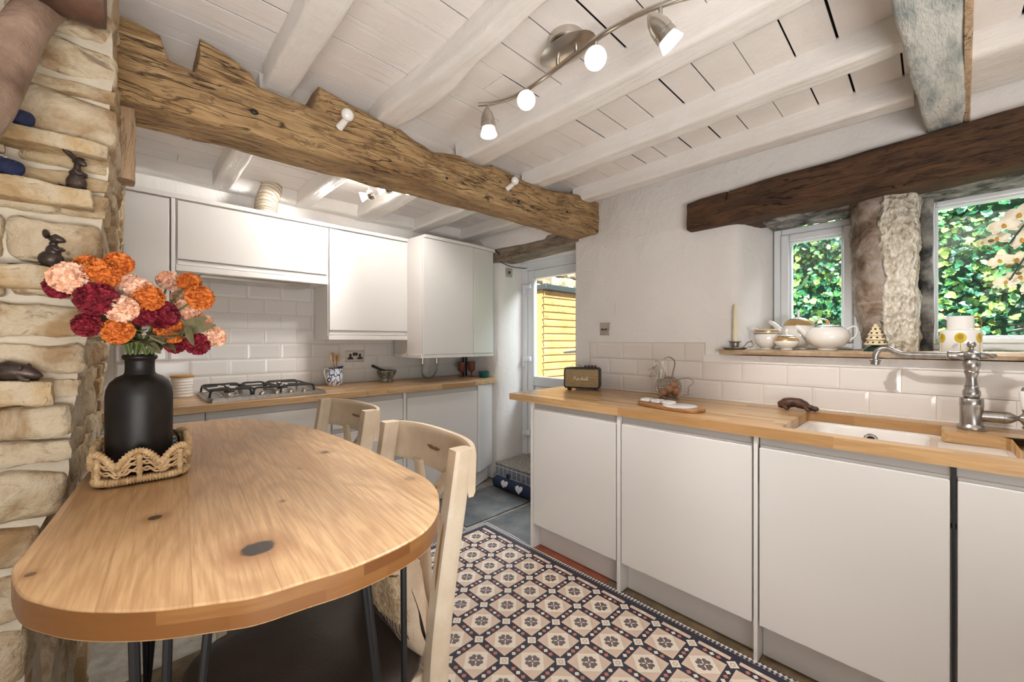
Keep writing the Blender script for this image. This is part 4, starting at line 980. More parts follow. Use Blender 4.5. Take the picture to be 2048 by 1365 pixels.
pot('tall_teapot','tall round white teapot with a grey-blue handle, behind the sugar bowl',1597,2.56,[(.036,0),(.038,.005),(.034,.012),(.052,.022),(.070,.050),(.077,.085),(.072,.120),(.058,.146),(.046,.157),(.044,.158)],
    [(.062,.086),(.085,.105),(.105,.130),(.124,.146),(.136,.150)],[(.060,.135),(.078,.153),(.102,.158),(.122,.147),(.129,.120),(.122,.085),(.100,.060),(.080,.058)],lid=[(.044,.157),(.030,.166),(.008,.172),(0,.172)],gold=[(.0695,.126),(.0585,.147),(.0470,.1575)],band=[(.0468,.1572),(.0440,.1600),(.038,.1625)],knob=([(.005,.171),(.005,.185),(.008,.196),(.007,.204),(0,.208)],'bone'),group='gold-banded tea service on the sill')
spout_r=(.020,.008)
t_=pot('squat_teapot','wide squat white teapot with a loop handle, in front of the left window',1655,2.455,[(.045,0),(.048,.004),(.046,.012),(.075,.024),(.097,.046),(.103,.068),(.096,.092),(.075,.108),(.062,.113),(.058,.114)],
    [(.085,.070),(.105,.082),(.122,.100),(.138,.112),(.150,.115)],[(.088,.098),(.100,.107),(.116,.112),(.128,.102),(.128,.080),(.116,.060),(.100,.052),(.092,.056)],lid=[(.060,.113),(.045,.119),(.015,.124),(0,.124)],band=[(.0690,.1105),(.0660,.1135),(.0590,.1150)],knob=([(.006,.123),(.006,.130),(.010,.137),(.007,.144),(0,.146)],'woodspoon'),group='gold-banded tea service on the sill')
pj.scale=(.9,.9,1); ps.scale=(.86,.86,1); t_.scale=(.85,.85,1.02)
# little tree ornament
X=2.40; y=yx(1751,X); tr=thing('tree_ornament','small cream tree ornament with dark dots beside the stone pillar','ornament',(X,y,SZ))
b=B(); b.lathe([(.050,0),(.052,.006),(.046,.012),(.034,.020),(.018,.026),(.014,.034)],(X,y,SZ),28,sx=.8); b.build('foot',M['deepgreen'],tr)
b=B(); 
for (r,z,h) in ((.048,.034,.030),(.040,.058,.030),(.032,.080,.028),(.022,.100,.026)): b.lathe([(.010,z+.004),(r*.93,z-.004),(r,z),(r*.97,z+.006),(r*.62,z+h*.62),(r*.34,z+h*.85)],(X,y,SZ),30,sx=.7)
b.ball((X,y,SZ+.124),(.007,.009,.008)); b.build('tiers',M['spotcream'],tr,smooth=60)
b=B()
for (r,z,n) in ((.046,.042,11),(.038,.066,9),(.030,.087,8),(.020,.106,6)):
    for i in range(n):
        q=2*PI*i/n+z*30; b.ball((X+.7*r*math.cos(q)*.93,y+r*math.sin(q)*.93,SZ+z),(.004,.0058,.0048),10,6)
b.build('spots',M['spotdark'],tr)
tr.scale=(.82,.82,.93)
# printed jug
X=2.42; y=yx(1921,X); jg=thing('printed_jug','white straight-sided jug with mustard flower prints in front of the right window','jug',(X,y,SZ))
b=B(); b.lathe([(0,0),(.078,0),(.081,.003),(.081,.074),(.078,.079),(.057,.082),(.0525,.085),(.0525,.130),(.0505,.130),(.0505,.086),(0,.08)],(X,y,SZ),48)
b.sheet(lambda u,v:(X+(.5-v)*.03*(1-u),y+.050+.022*u,SZ+.115+.014-.022*(1-u)*abs(v-.5)),4,6,.003); b.build('body',M['white'],jg,smooth=45)
b=B(); b.tube(spline([(X,y-.049,SZ+.124),(X,y-.064,SZ+.126),(X,y-.076,SZ+.112),(X,y-.074,SZ+.096),(X,y-.060,SZ+.090),(X,y-.049,SZ+.093)],6),.0036,10); b.build('handle',M['brownhandle'],jg)
def cyl_print(mat,cells,name):
    b=B()
    for (q0,z0,rx,rz,rot) in cells:
        def fn(u,v):
            a=u*2*PI; k=v; dx=rx*math.cos(a)*k; dz=rz*math.sin(a)*k; e=dx*math.cos(rot)-dz*math.sin(rot); g=dx*math.sin(rot)+dz*math.cos(rot)
            q=q0+e/.0813; R=.08145+ (.0003 if 'd' in name else 0)
            return (X+R*math.cos(q),y+R*math.sin(q),SZ+z0+g)
        b=B(); b.sheet(fn,22,3); b.build(name,mat,jg)
fl=[math.atan2(-y,-X)+d for d in (-1.05,0,1.05,2.1,3.14)]
cyl_print(M['mustard'],[(q,.052,.023,.018,0) for q in fl]+[(q,.019,.0018,.019,0) for q in fl]+[(q+.38,.020,.013,.007,.5) for q in fl[1:2]],'flower_print')
cyl_print(M['mustardd'],[(q,.056,.011,.0095,0) for q in fl],'dark_centre_print')
cyl_print(M['greyprint'],[(fl[1]-.26,.024,.014,.007,.5),(fl[1]+.26,.024,.014,.007,-.5)],'leaf_print')
jg.scale=(.72,.72,1.12)
# orchid
X=2.50; y=-.315; oc=thing('orchid_plant','white silk orchid in a white pot in front of the right window','potted plant',(X,y,SZ))
b=B(); b.lathe([(.030,0),(.034,.004),(.050,.03),(.060,.06),(.062,.09),(.058,.09),(.055,.06),(.04,.03),(0,.02)],(X,y,SZ),32); b.build('pot',M['white'],oc,smooth=60)
b=B()
for i,(a,L,dz) in enumerate([(2.0,.13,.02),(1.4,.11,.035),(2.7,.10,.03),(.7,.12,.03),(3.6,.12,.02),(5,.12,.03)]):
    d=Vector((math.cos(a),math.sin(a),0)); s=Vector((-d.y,d.x,0))
    b.sheet(lambda u,v:Vector((X,y,SZ+.085))+d*(L*u)+s*((v-.5)*.04*math.sin(PI*min(1,.12+u*.88)))+Vector((0,0,dz*2*u-.05*u*u+.01*abs(v-.5))),8,4,.002)
b.build('leaf',M['cactus'],oc,smooth=60)
b=B()
for s_,a in ((0,0),(1,.4)):
    b.tube(spline([(X,y-.01*s_,SZ+.08),(X-.01,y-.015,SZ+.25),(X-.02,y-.02-.01*s_,SZ+.45-.04*s_),(X-.03,y+.02,SZ+.52-.06*s_),(X-.04,y+.065,SZ+.50-.12*s_),(X-.045,y+.11,SZ+.42-.14*s_)],7),.003,8)
b.tube(spline([(X-.04,y+.055,SZ+.45),(X-.04,y+.085,SZ+.41),(X-.04,y+.092,SZ+.395)],4),.0016,6)
b.build('stem',M['cactus'],oc)
rr=random.Random(3)
def orchid_flower(c,face,s,k):
    Mx=AIM(tuple(c),face)@Matrix.Rotation(k,4,'Z'); b=B()
    for (a,L,Wd) in ((PI/2,1.0,.55),(PI/2+2.2,1.0,.5),(PI/2-2.2,1.0,.5),(0.12,1.05,1.05),(PI-.12,1.05,1.05)):
        ca,sa=math.cos(a),math.sin(a)
        def fn(u,v):
            wv=(v-.5)*Wd*s*math.sin(PI*min(1,.10+u*.86))**.8; r=L*s*u; z=.10*s*math.sin(u*3)-.35*s*u*u*.5+.25*wv*wv/s
            return (ca*r-sa*wv,sa*r+ca*wv,z)
        b.sheet(fn,7,6,.0012,Mx)
    f=b.build('flower',M['orchid'],oc,smooth=70)
    b=B(); b.ball((0,-.1*s,.12*s),(.16*s,.22*s,.14*s),12,8,Mx); b.ball((0,.10*s,.12*s),(.09*s,.09*s,.10*s),10,6,Mx); b.build('throat',M['orchidc'],f)
for i,(px_,py_,s) in enumerate([(2008,452,.040),(2040,430,.042),(1995,478,.034),(2046,480,.040),(2035,520,.036),(2000,522,.034),(2012,565,.034),(2040,555,.036),(2060,455,.04),(2075,510,.04),(1966,486,.024),(2062,575,.036)]):
    c=on('X',2.44+.05*rr.random(),px_,py_); orchid_flower(c,(-.85+rr.uniform(-.3,.3),.25+rr.uniform(-.5,.4),rr.uniform(-.25,.35)),s,rr.uniform(-.4,.4))
b=B()
for (px_,py_,s) in [(1982,482,.0065),(2003,491,.0055),(1981,500,.004),(1993,504,.003),(2018,533,.007),(2008,550,.0045),(2037,547,.006),(2022,557,.0035),(1980,571,.007),(1990,579,.0055)]:
    c=on('X',2.45,px_,py_); b.ball(tuple(c),(s,s*1.35,s),10,8)
b.build('bud',M['bud'],oc,smooth=70)

# ------------------------------------------------------------------ back run
FB=2.62
def bbox_(b,x0,x1,z0,z1,d=.02,f=FB): b.box(x0,x1,f,f+d,z0,z1)
for (x0,x1,lab,drw) in [(-.10,.290,'white base cupboard at the stone-pillar end of the hob run',0),(.294,.925,'white base cupboard under the gas hob',1),(.929,1.425,'white three-drawer base unit beside the hob',3),(1.452,2.105,'white base cupboard under the boiler cupboard',0)]:
    t=thing('base_cupboard' if drw!=3 else 'drawer_unit',lab,'cupboard' if drw!=3 else 'drawer unit',((x0+x1)/2,FB+.25,0),0,'white base units along the hob wall')
    b=B(); b.box(x0,x1,FB+.024,3.15,.145,.878); b.build('carcass',M['carcass'],t,smooth=0)
    zz=[(.150,.838)] if drw==0 else ([(.150,.838)] if drw==1 else [(.150,.405),(.437,.655),(.687,.838)])
    for z0,z1 in zz:
        b=B(); bbox_(b,x0+.003,x1-.003,z0,z1); b.build('door' if drw!=3 else 'drawer',M['gloss'],t,smooth=0,bevel=.003)
        b=B(); bbox_(b,x0+.002,x1-.002,z1,z1+.034,.012,FB+.016); b.build('grip_rail',M['rail'],t,smooth=0)
    b=B(); b.box(x0,x1,FB+.07,FB+.085,0,.148); b.build('plinth',M['carcass'],t,smooth=0)
for x0,x1,lab in [(1.427,1.450,'white filler panel between the drawer unit and the cupboard below the boiler')]:
    b=B(); b.box(x0,x1,FB+.002,3.15,0,.878); single('support_panel',b,M['carcass'],lab,'panel',smooth=0,bevel=.002)
t=thing('curved_end_unit','white angled end unit of the hob run next to the door pillar','cupboard',(2.24,2.9,0))
b=B(); b.prism([(2.109,FB+.001),(2.135,FB+.001),(2.365,2.735),(2.365,3.15),(2.109,3.15)],.150,.878); b.build('door',M['gloss'],t,smooth=0,bevel=.006)
b=B(); b.prism([(2.109,FB+.07),(2.365,2.80),(2.365,3.1),(2.109,3.1)],0,.15); b.build('plinth',M['carcass'],t,smooth=0)
b=B(); b.prism([(-.10,2.592),(2.035,2.592),(2.385,2.70),(2.398,3.195),(-.10,3.195)],.880,.920); o=b.build('worktop',M['oakB'],smooth=35,bevel=.003); tag(o,'oak stave worktop along the hob wall','worktop')
# hob
hb=thing('gas_hob','stainless steel four-burner gas hob set in the back worktop','hob',(.60,2.87,.92))
hx0,hx1,hy0,hy1=.300,.905,2.635,3.115
b=B(); b.ring_sweep([[((hx0+hx1)/2+p*k,(hy0+hy1)/2+q*k2,z) for p,q in rrect((hx1-hx0)/2,(hy1-hy0)/2,.02,36)] for k,k2,z in ((1,1,.9205),(1,1,.924),(.975,.965,.941),(.955,.95,.941),(.945,.93,.935),(.5,.5,.934))]); b.build('hob_plate',M['steel'],hb,smooth=40)
bur=[(.435,2.80),(.435,3.00),(.60,2.93),(.755,2.80),(.755,3.00)]
bur=[(.42,2.80),(.42,2.99),(.70,2.82),(.70,2.99)]
for (x,y) in bur:
    b=B(); b.lathe([(.050,0),(.050,.004),(.036,.008),(.036,.018),(.034,.021),(0,.021)],(x,y,.934),24); br=b.build('burner',M['nickel'],hb)
    b=B(); b.lathe([(.026,.021),(.027,.028),(.024,.031),(0,.031)],(x,y,.934),20); b.build('burner_cap',M['iron'],br)
for (gx0,gx1) in ((.320,.515),(.525,.655),(.665,.855)):
    b=B(); zt=.978
    for y in (2.725,3.085):
        b.tube(spline([(gx0,y,.938),(gx0+.004,y,.966),(gx0+.02,y,zt),((gx0+gx1)/2,y,zt),(gx1-.02,y,zt),(gx1-.004,y,.966),(gx1,y,.938)],5),.006,8)
    for x in (gx0+.004,gx1-.004): b.tube([(x,2.725,.972),(x,3.085,.972)],.006,8)
    for (x,y) in bur:
        if gx0<x<gx1:
            for a in range(4):
                c_,s_=math.cos(a*PI/2),math.sin(a*PI/2); ex=(gx1-.004 if c_>0.5 else gx0+.004) if abs(c_)>.5 else x
                ey=y if abs(c_)>.5 else (y+.09 if s_>0 else y-.072)
                b.tube([(ex,ey,.975),(x+c_*.03,y+s_*.03,.979)],.005,8)
    if gx0<.6<gx1:
        b.tube([(gx0+.004,2.905,.975),(gx1-.004,2.905,.975)],.005,8)
    b.build('pan_grate',M['iron'],hb)
for i in range(4):
    x=.555+.075*i
    b=B(); Mx=AIM((x,2.662,.9385),(0,-.25,1)); b.lathe([(.018,0),(.019,.003),(.016,.004),(.0145,.020),(.013,.022),(0,.022)],(0,0,0),20,Mx); b.box(-.004,.004,-.015,.015,.020,.030,Mx@Matrix.Rotation([0,.9,.15,.1][i],4,'Z')); b.build('control_knob',M['nickel'],hb,bevel=.0015)
# canister
cx_,cy_=.228,3.05; cn=thing('storage_canister','ribbed white canister with a wooden lid behind the black vase','canister',(cx_,cy_,.92))
b=B(); b.lathe([(.050,0),(.054,.004)]+[(.054+.0012*math.sin(i*1.3),.006+i*.0035) for i in range(30)]+[(.053,.115),(0,.115)],(cx_,cy_,.92),32); b.build('body',M['bone'],cn,smooth=60)
b=B(); b.lathe([(.054,.115),(.056,.118),(.056,.126),(.053,.128),(0,.128)],(cx_,cy_,.92),32); b.build('lid',M['woodspoon'],cn)
# painted jug of utensils
t=NT('painted_blue_jug'); o_=t.obj(); x,y,z=t.sep(o_)
wv=t.n('VectorMath',{'operation':'ADD'},_0=o_,_1=t.n('VectorMath',{'operation':'SCALE'},_0=t.n('TexNoise',Vector=o_,Scale=14.0).outputs[1],Scale=.05).outputs[0]).outputs[0]
ln=t.n('TexVoronoi',{'feature':'DISTANCE_TO_EDGE'},Vector=t.mapv(wv,(1,1,.55),(0,.5,0)),Scale=26.0).outputs['Distance']
fl_=t.noise(wv,16,3,.5)
msk=t.ramp(z,(.0,(1,1,1)),(.006,(1,1,1))); 
c=t.mix(t.ramp(ln,(.03,(1,1,1)),(.055,(0,0,0))),c4((.72,.76,.82)),c4((.02,.035,.16)))
c=t.mix(t.ramp(fl_,(.64,(0,0,0)),(.66,(.9,.9,.9))),c,c4((.10,.16,.38)))
c=t.mix(t.ramp(t.noise(wv,30,2),(.68,(0,0,0)),(.70,(.9,.9,.9))),c,c4((.55,.20,.07)))
c=t.mix(t.m('GREATER_THAN',z,.128),c,c4((.03,.06,.22)))
M['bluejug']=t.out(c,.15,0,Coat_Weight=.4)
jx,jy=1.095,3.035; jg2=thing('utensil_jug','white jug painted with blue flowers holding wooden utensils','jug',(jx,jy,.92))
b=B()
JP=[(.042,0),(.046,.003),(.056,.025),(.061,.050),(.058,.075),(.048,.100),(.042,.118),(.045,.132)]
rings=[]
for r,z in JP+[(.042,.131),(.038,.11)]:
    R=[]
    for j in range(36):
        q=2*PI*j/36; lipx=max(0,math.cos(q))**6*max(0,(z-.085)/.05)*.022; dz=max(0,math.cos(q))**3*max(0,(z-.10)/.03)*.012
        R.append((jx+(r+lipx)*math.cos(q),jy+r*math.sin(q),.92+z+dz))
    rings.append(R)
rings.append([(jx+.002*math.cos(2*PI*j/36),jy+.002*math.sin(2*PI*j/36),.92+.09) for j in range(36)])
b.ring_sweep(rings); b.build('body',M['bluejug'],jg2,smooth=60)
b=B(); b.tube(spline([(jx-.042,jy,.92+.126),(jx-.060,jy,.92+.132),(jx-.074,jy,.92+.118),(jx-.070,jy,.92+.085),(jx-.060,jy,.92+.062),(jx-.056,jy,.92+.055)],6),.0055,10); b.build('handle',M['bone'],jg2)
for i,(dx,dy,tx,tz,mt,lab,w_) in enumerate([(-.014,.0,-.030,.235,'palespoon','pale spatula leaning left in the blue painted jug',.018),(-.006,-.012,-.018,.245,'woodspoon','dark bent wooden spoon in the middle of the blue painted jug',.009),(.008,-.010,.014,.225,'woodspoon','short brown wooden spoon in the blue painted jug',.011),(.016,.006,.044,.235,'palespoon','pale wide wooden spoon leaning right in the blue painted jug',.024)]):
    b=B(); pts=spline([(jx+dx*.3,jy+dy,.92+.03),(jx+dx,jy+dy,.92+.13),(jx+dx*.6+tx*.5,jy+dy*.8,.92+.19),(jx+tx,jy+dy*.6,.92+tz)],6); n=len(pts)
    b.tube(pts,[.005 if k<n*.55 else .005+w_*math.sin(PI*min(1,(k-n*.55)/(n*.5)))**.6 for k in range(n)],12,flat=(.35,1) if i!=1 else (.5,1)); single('wooden_spoon' if i else 'spatula',b,M[mt],lab,'spoon' if i else 'spatula','wooden utensils in the painted jug')
# double socket
so=thing('double_socket','brushed steel double plug socket with black inserts on the back tiles','socket',(1.335,YB,1.12))
sx0,sx1,sz0,sz1=1.235,1.383,1.084,1.172
b=B(); b.box(sx0,sx1,YB-.015,YB-.005,sz0,sz1); b.build('face_plate',M['nickel'],so,bevel=.003)
for x in (sx0+.036,sx1-.036):
    b=B(); b.box(x-.022,x+.022,YB-.0165,YB-.012,sz0+.020,sz0+.036); b.box(x-.009,x+.009,YB-.0165,YB-.012,sz0+.036,sz0+.064); b.build('socket_insert',M['rubber'],so,smooth=0)
for x in (sx0+.064,sx1-.064):
    b=B(); b.box(x-.009,x+.009,YB-.019,YB-.012,sz0+.048,sz0+.074); b.build('rocker',M['rubber'],so,bevel=.001)
# mortar and pestle
mx,my=1.505,3.04; b=B(); b.lathe([(.048,0),(.050,.006),(.048,.020),(.044,.028),(.058,.045),(.070,.068),(.076,.088),(.076,.094),(.068,.094),(.06,.07),(.03,.045),(0,.04)],(mx,my,.92),36); single('mortar',b,M['granite'],'mottled green-grey stone mortar on the back worktop','mortar',smooth=50)
b=B(); b.lathe([(0,-.07),(.014,-.066),(.016,-.05),(.010,.0),(.011,.05),(.012,.065),(.010,.072),(0,.073)],(0,0,0),20,AIM((mx-.058,my,.92+.105),(-.86,0,.42))); single('pestle',b,M['greenstone'],'black stone pestle lying across the mortar rim','pestle')
# filling loop hose below the boiler
hl=thing('filling_loop_hose','braided grey hose loop hanging below the boiler cupboard','hose',(1.86,2.98,.93))
b=B(); b.tube(spline([(1.80,2.98,1.075),(1.795,2.98,1.02),(1.80,2.98,.965),(1.845,2.98,.935),(1.90,2.98,.945),(1.935,2.98,.99),(1.94,2.98,1.055)],8),.008,10); b.build('hose',M['hose'],hl)
for x in (1.80,1.94):
    b=B(); b.lathe([(.010,-.02),(.014,-.018),(.014,0),(.010,.002),(.010,.03),(.015,.032),(.015,.05),(.008,.052),(.008,.14)],(x,2.98,1.075),12); b.tube([(x-.018,2.98,1.10),(x+.018,2.98,1.10)],.006,8); b.build('valve',M['nickel'],hl)
b=B(); b.box(1.935,1.99,2.97,2.985,1.115,1.128); b.build('lever',M['rubber'],hl,bevel=.002)
# goblets, pipe, ramekin
for gx,gy,lab in ((2.205,2.98,'amber-brown ribbed glass goblet left of the dark pipe'),(2.305,2.96,'amber-brown ribbed glass goblet right of the dark pipe')):
    b=B(); rings=[]
    for r,z in [(.030,0),(.031,.003),(.012,.006),(.006,.012),(.006,.038),(.014,.046),(.030,.058),(.035,.075),(.037,.135),(.035,.135),(.033,.075),(.014,.056),(.002,.055)]:
        rings.append([(gx+r*(1+.02*math.cos(14*j*2*PI/56)*(z>.05))*math.cos(j*2*PI/56),gy+r*(1+.02*math.cos(14*j*2*PI/56)*(z>.05))*math.sin(j*2*PI/56),.92+z) for j in range(56)])
    b.ring_sweep(rings); single('goblet',b,M['amber'],lab,'goblet','amber goblets under the boiler cupboard',smooth=50)
b=B(); b.tube([(2.285,3.04,.921),(2.285,3.04,1.17)],.026,20); single('dark_pipe',b,M['rubber'],'dark upright pipe between the two goblets','pipe')
b=B(); rings=[]
for r,z in [(.036,0),(.040,.003),(.044,.046),(.046,.048),(.046,.055),(.042,.055),(.038,.012),(.002,.01)]:
    rings.append([(2.325+r*(1+.012*math.cos(24*j*2*PI/96))*math.cos(j*2*PI/96),2.80+r*(1+.012*math.cos(24*j*2*PI/96))*math.sin(j*2*PI/96),.92+z) for j in range(96)])
b.ring_sweep(rings); single('ramekin',b,M['teal'],'small fluted teal ramekin at the right end of the back worktop','ramekin',smooth=50)

# ------------------------------------------------------------------ wall cupboards
FC=2.88
def wallcab(lab,x0,x1,z0,z1,doorz,panel=True,f=FC,group='glossy white wall cupboards'):
    t=thing('wall_cupboard',lab,'cupboard',((x0+x1)/2,f+.16,z0),0,group)
    b=B(); b.box(x0,x1,f+.022,3.18,z0,z1); b.build('carcass',M['carcass'],t,smooth=0,bevel=.002)
    b=B(); b.box(x0+.006,x1-.006,f,f+.02,doorz[0],doorz[1]); b.build('door',M['gloss'],t,smooth=0,bevel=.003)
    b=B(); b.box(x0+.008,x1-.008,f+.012,f+.024,doorz[0]-.030,doorz[0]-.002); b.build('grip_rail',M['carcass'],t,smooth=0,bevel=.002)
    if z0<doorz[0]-.045:
        b=B(); b.box(x0,x1,f,f+.022,z0,doorz[0]-.034); b.build('bottom_rail',M['carcass'],t,smooth=0,bevel=.002)
    return t
wallcab('tall white wall cupboard behind the flowers at the stone-pillar end',-.028,.166,1.28,2.052,(1.33,2.03))
b=B(); b.box(.168,.186,FC+.001,3.18,1.28,2.052); single('support_panel',b,M['carcass'],'white panel between the tall end cupboard and the hood cupboard','panel',smooth=0,bevel=.002)
hd=wallcab('white flap-front cupboard housing the cooker hood above the hob',.188,.998,1.640,2.052,(1.706,2.03))
b=B(); b.box(.30,.90,2.95,3.15,1.618,1.640); b.build('hood_grille',M['nickel'],hd,bevel=.004)
wallcab('white wall cupboard between the cooker hood and the boiler cupboard',1.000,1.628,1.258,2.052,(1.325,2.03))
bo=thing('boiler_cupboard','deep white boiler cupboard with a tall door at the right end of the wall units','cupboard',(1.85,2.9,1.12))
FB2=2.66
b=B(); b.box(1.630,2.075,FB2+.022,3.15,1.135,2.052); b.build('carcass',M['carcass'],bo,smooth=0)
b=B(); b.box(1.612,2.092,FB2,FB2+.02,1.146,2.035); b.build('door',M['gloss'],bo,smooth=0,bevel=.003)
b=B(); b.prism([(1.600,2.87),(1.600,2.885),(1.628,2.885),(1.628,2.70),(1.615,FB2+.012)],1.135,2.052); b.build('side_panel',M['carcass'],bo,smooth=0)
en=thing('wall_cupboard','narrow glossy white end cupboard angled towards the door','cupboard',(2.22,2.9,1.12),0,'glossy white wall cupboards')
b=B(); b.prism([(2.096,FB2),(2.336,FB2+.028),(2.352,FB2+.05),(2.352,3.15),(2.096,3.15)],1.146,2.035); b.build('door',M['gloss'],en,smooth=0,bevel=.004)
b=B(); b.prism([(2.094,FB2+.01),(2.352,FB2+.045),(2.352,3.15),(2.094,3.15)],1.118,1.146); b.build('bottom_rail',M['carcass'],en,smooth=0)
b=B(); b.prism([(-.03,2.872),(1.605,2.872),(1.622,2.650),(2.098,2.650),(2.362,2.685),(2.362,3.16),(-.03,3.16)],2.037,2.062); single('cornice_strip',b,M['carcass'],'white cornice board along the tops of the wall cupboards','cornice',smooth=0,bevel=.003)
b=B(); b.box(1.60,2.094,FB2+.004,3.1,1.118,1.146); single('pelmet_strip',b,M['carcass'],'white pelmet under the boiler cupboard door','pelmet',smooth=0,bevel=.003)
# things on top of the cupboards
dc=thing('extractor_duct','ribbed cream flexible duct rising behind the wall cupboards','duct',(.66,3.0,2.06))
pts=spline([(.635,2.95,2.05),(.640,2.97,2.10),(.655,3.00,2.17),(.68,3.03,2.24),(.69,3.05,2.30)],14); b=B()
b.tube(pts,[.058+.004*math.sin(i*1.9) for i in range(len(pts))],24); b.build('hose',M['duct'],dc,smooth=60)
b=B()
for k in range(11):
    i=3+k*5; p=pts[min(i,len(pts)-1)]; d=(pts[min(i+1,len(pts)-1)]-pts[max(0,i-1)]).normalized(); Mx=AIM(tuple(p),d)@Matrix.Rotation(.12,4,'X')
    b.tube([Mx@Vector((.0625*math.cos(q*2*PI/28),.0625*math.sin(q*2*PI/28),0)) for q in range(28)],.0022,6,True)
b.build('wire_coil',M['boucle'],dc)
b=B(); b.ring_sweep([[((1.86+p*k),2.87+q*k,z) for p,q in rrect(.075,.04,.03,28)] for k,z in ((.9,2.062),(1,2.07),(1,2.10),(.85,2.118),(.4,2.122))]); single('white_box',b,M['white'],'rounded white object on top of the boiler cupboard','box')
b=B(); b.lathe([(.035,0),(.036,.012),(.03,.016),(0,.016)],(0,0,0),24,AIM((2.24,2.78,2.095),(-.3,-1,.1))); single('grey_disc',b,M['nickel'],'small grey disc on top of the narrow end cupboard','disc')
# small chrome spotlights behind the beam
s2=thing('spotlight_bar','small pale spotlight bar with chrome heads beyond the oak beam','ceiling light',(1.2,2.4,ZC))
b=B(); b.box(1.085,1.150,2.02,2.55,ZC-.022,ZC+.001); b.build('bar',M['white'],s2,bevel=.004)
for (x,y,z,d) in ((1.115,2.50,2.185,(-.75,.5,-.25)),(1.165,2.36,2.205,(-.75,.5,-.25)),(1.23,2.20,2.20,(.3,.7,-.55))):
    Mx=AIM((x,y,z),d)
    b=B(); b.tube([(x,y,ZC-.01),(x,y,z+.012)],.0055,10); b.lathe([(.022,-.036),(.032,-.030),(.035,-.004),(.026,.010),(.020,.012)],(0,0,0),20,Mx); h=b.build('spot_head',M['chrome'],s2)
    b=B(); b.lathe([(.016,.010),(.030,.046),(.030,.050),(.0,.050)],(0,0,0),20,Mx); b.build('lamp',M['glow'] ,h)
    p=Mx@Vector((0,0,.075)); lamp('SPOT','spot_lamp',tuple(p),17,(1,.96,.91),.03,tuple(p+Vector(d)+Vector((-.15,0,-.38))),None,2.1)
# curved spotlight bar
cs=thing('spotlight_bar','curved satin-nickel ceiling bar with four lit spotlights','ceiling light',(1.085,.87,ZC))
b=B(); b.lathe([(0,0),(.060,0),(.062,-.004),(.062,-.026),(.058,-.030)],(1.085,.865,ZC),36); b.lathe([(.058,-.028),(.085,-.040),(.088,-.044),(.060,-.052),(0,-.054)],(1.085,.865,ZC),36,None,sx=.72,sy=1.25)
b.tube([(1.085,.905,ZC-.05),(1.085,.905,2.205)],.007,10); b.tube([(1.085,.825,ZC-.05),(1.085,.825,2.205)],.007,10); b.build('ceiling_rose',M['nickel'],cs)
bp=spline([(1.02,1.265,2.205),(1.055,1.22,2.205),(1.085,1.14,2.205),(1.093,1.05,2.205),(1.088,.95,2.205),(1.080,.865,2.205),(1.072,.77,2.205),(1.068,.68,2.205),(1.08,.58,2.205),(1.11,.49,2.205),(1.15,.42,2.205)],7)
b=B(); b.tube(bp,.0085,12); b.build('curved_bar',M['nickel'],cs)
heads=[((1.045,1.235),(.05,-.05,-1),2.135,1.0),((1.09,1.055),(-.72,-.55,-.55),2.16,1.0),((1.075,.74),(-.75,-.50,-.62),2.15,1.0),((1.095,.535),(.55,-.40,-.75),2.140,1.0)]
for i,((x,y),d,z,k) in enumerate(heads):
    Mx=AIM((x,y,z),d)
    b=B(); b.tube([(x,y,2.205),(x,y,z+.01)],.006,10); b.lathe([(0,-.055),(.010,-.048),(.021,-.030),(.028,-.008),(.030,.012),(.0285,.013),(.0285,.016),(.030,.017),(.031,.030),(.028,.031)],(0,0,0),24,Mx); h=b.build('spot_head',M['nickel'],cs)
    b=B(); b.lathe([(.022,.025),(.027,.034),(.0335,.055),(.0335,.058)],(0,0,0),24,Mx); b.build('lamp_glass',M['frost'],h)
    b=B(); b.lathe([(.0,.0575),(.032,.0575)],(0,0,0),24,Mx); b.build('lamp_face',M['glow'],h)
    p=Mx@Vector((0,0,.085)); lamp('SPOT','spot_lamp',tuple(p),50,(1,.96,.91),.03,tuple(p+Vector(d)),None,1.45)
# white knobs screwed to the oak beam
for (px_,py_,lab,s) in ((695,230,'round white plastic sensor on the oak beam, left one',1.0),(1030,362,'round white plastic sensor on the oak beam, nearer the window wall',.95)):
    c=on('Y',1.575,px_,py_); b=B(); b.ball(tuple(c),(.024*s,.020*s,.024*s),18,12); b.tube([c+Vector((0,.01,-.012)),c+Vector((-.012,.052,-.034))],[.012*s,.015*s],14); single('beam_sensor',b,M['white'],lab,'sensor','white sensors on the beam',smooth=70)
# bolts/pegs set in the beam
for i,(px_,py_,r,lab) in enumerate([(509,224,.012,'dark peg hole plug in the oak beam, near the stone pillar'),(893,357,.009,'dark round knot plug in the middle of the oak beam'),(1038,402,.008,'dark peg near the window end of the oak beam, left one'),(1134,424,.008,'dark peg nearest the window end of the oak beam')]):
    c=on('Y',1.622,px_,py_); b=B(); b.ball(tuple(c),(r,.006,r*.8),14,8); single('beam_peg',b,M['black'],lab,'peg','dark pegs in the oak beam')
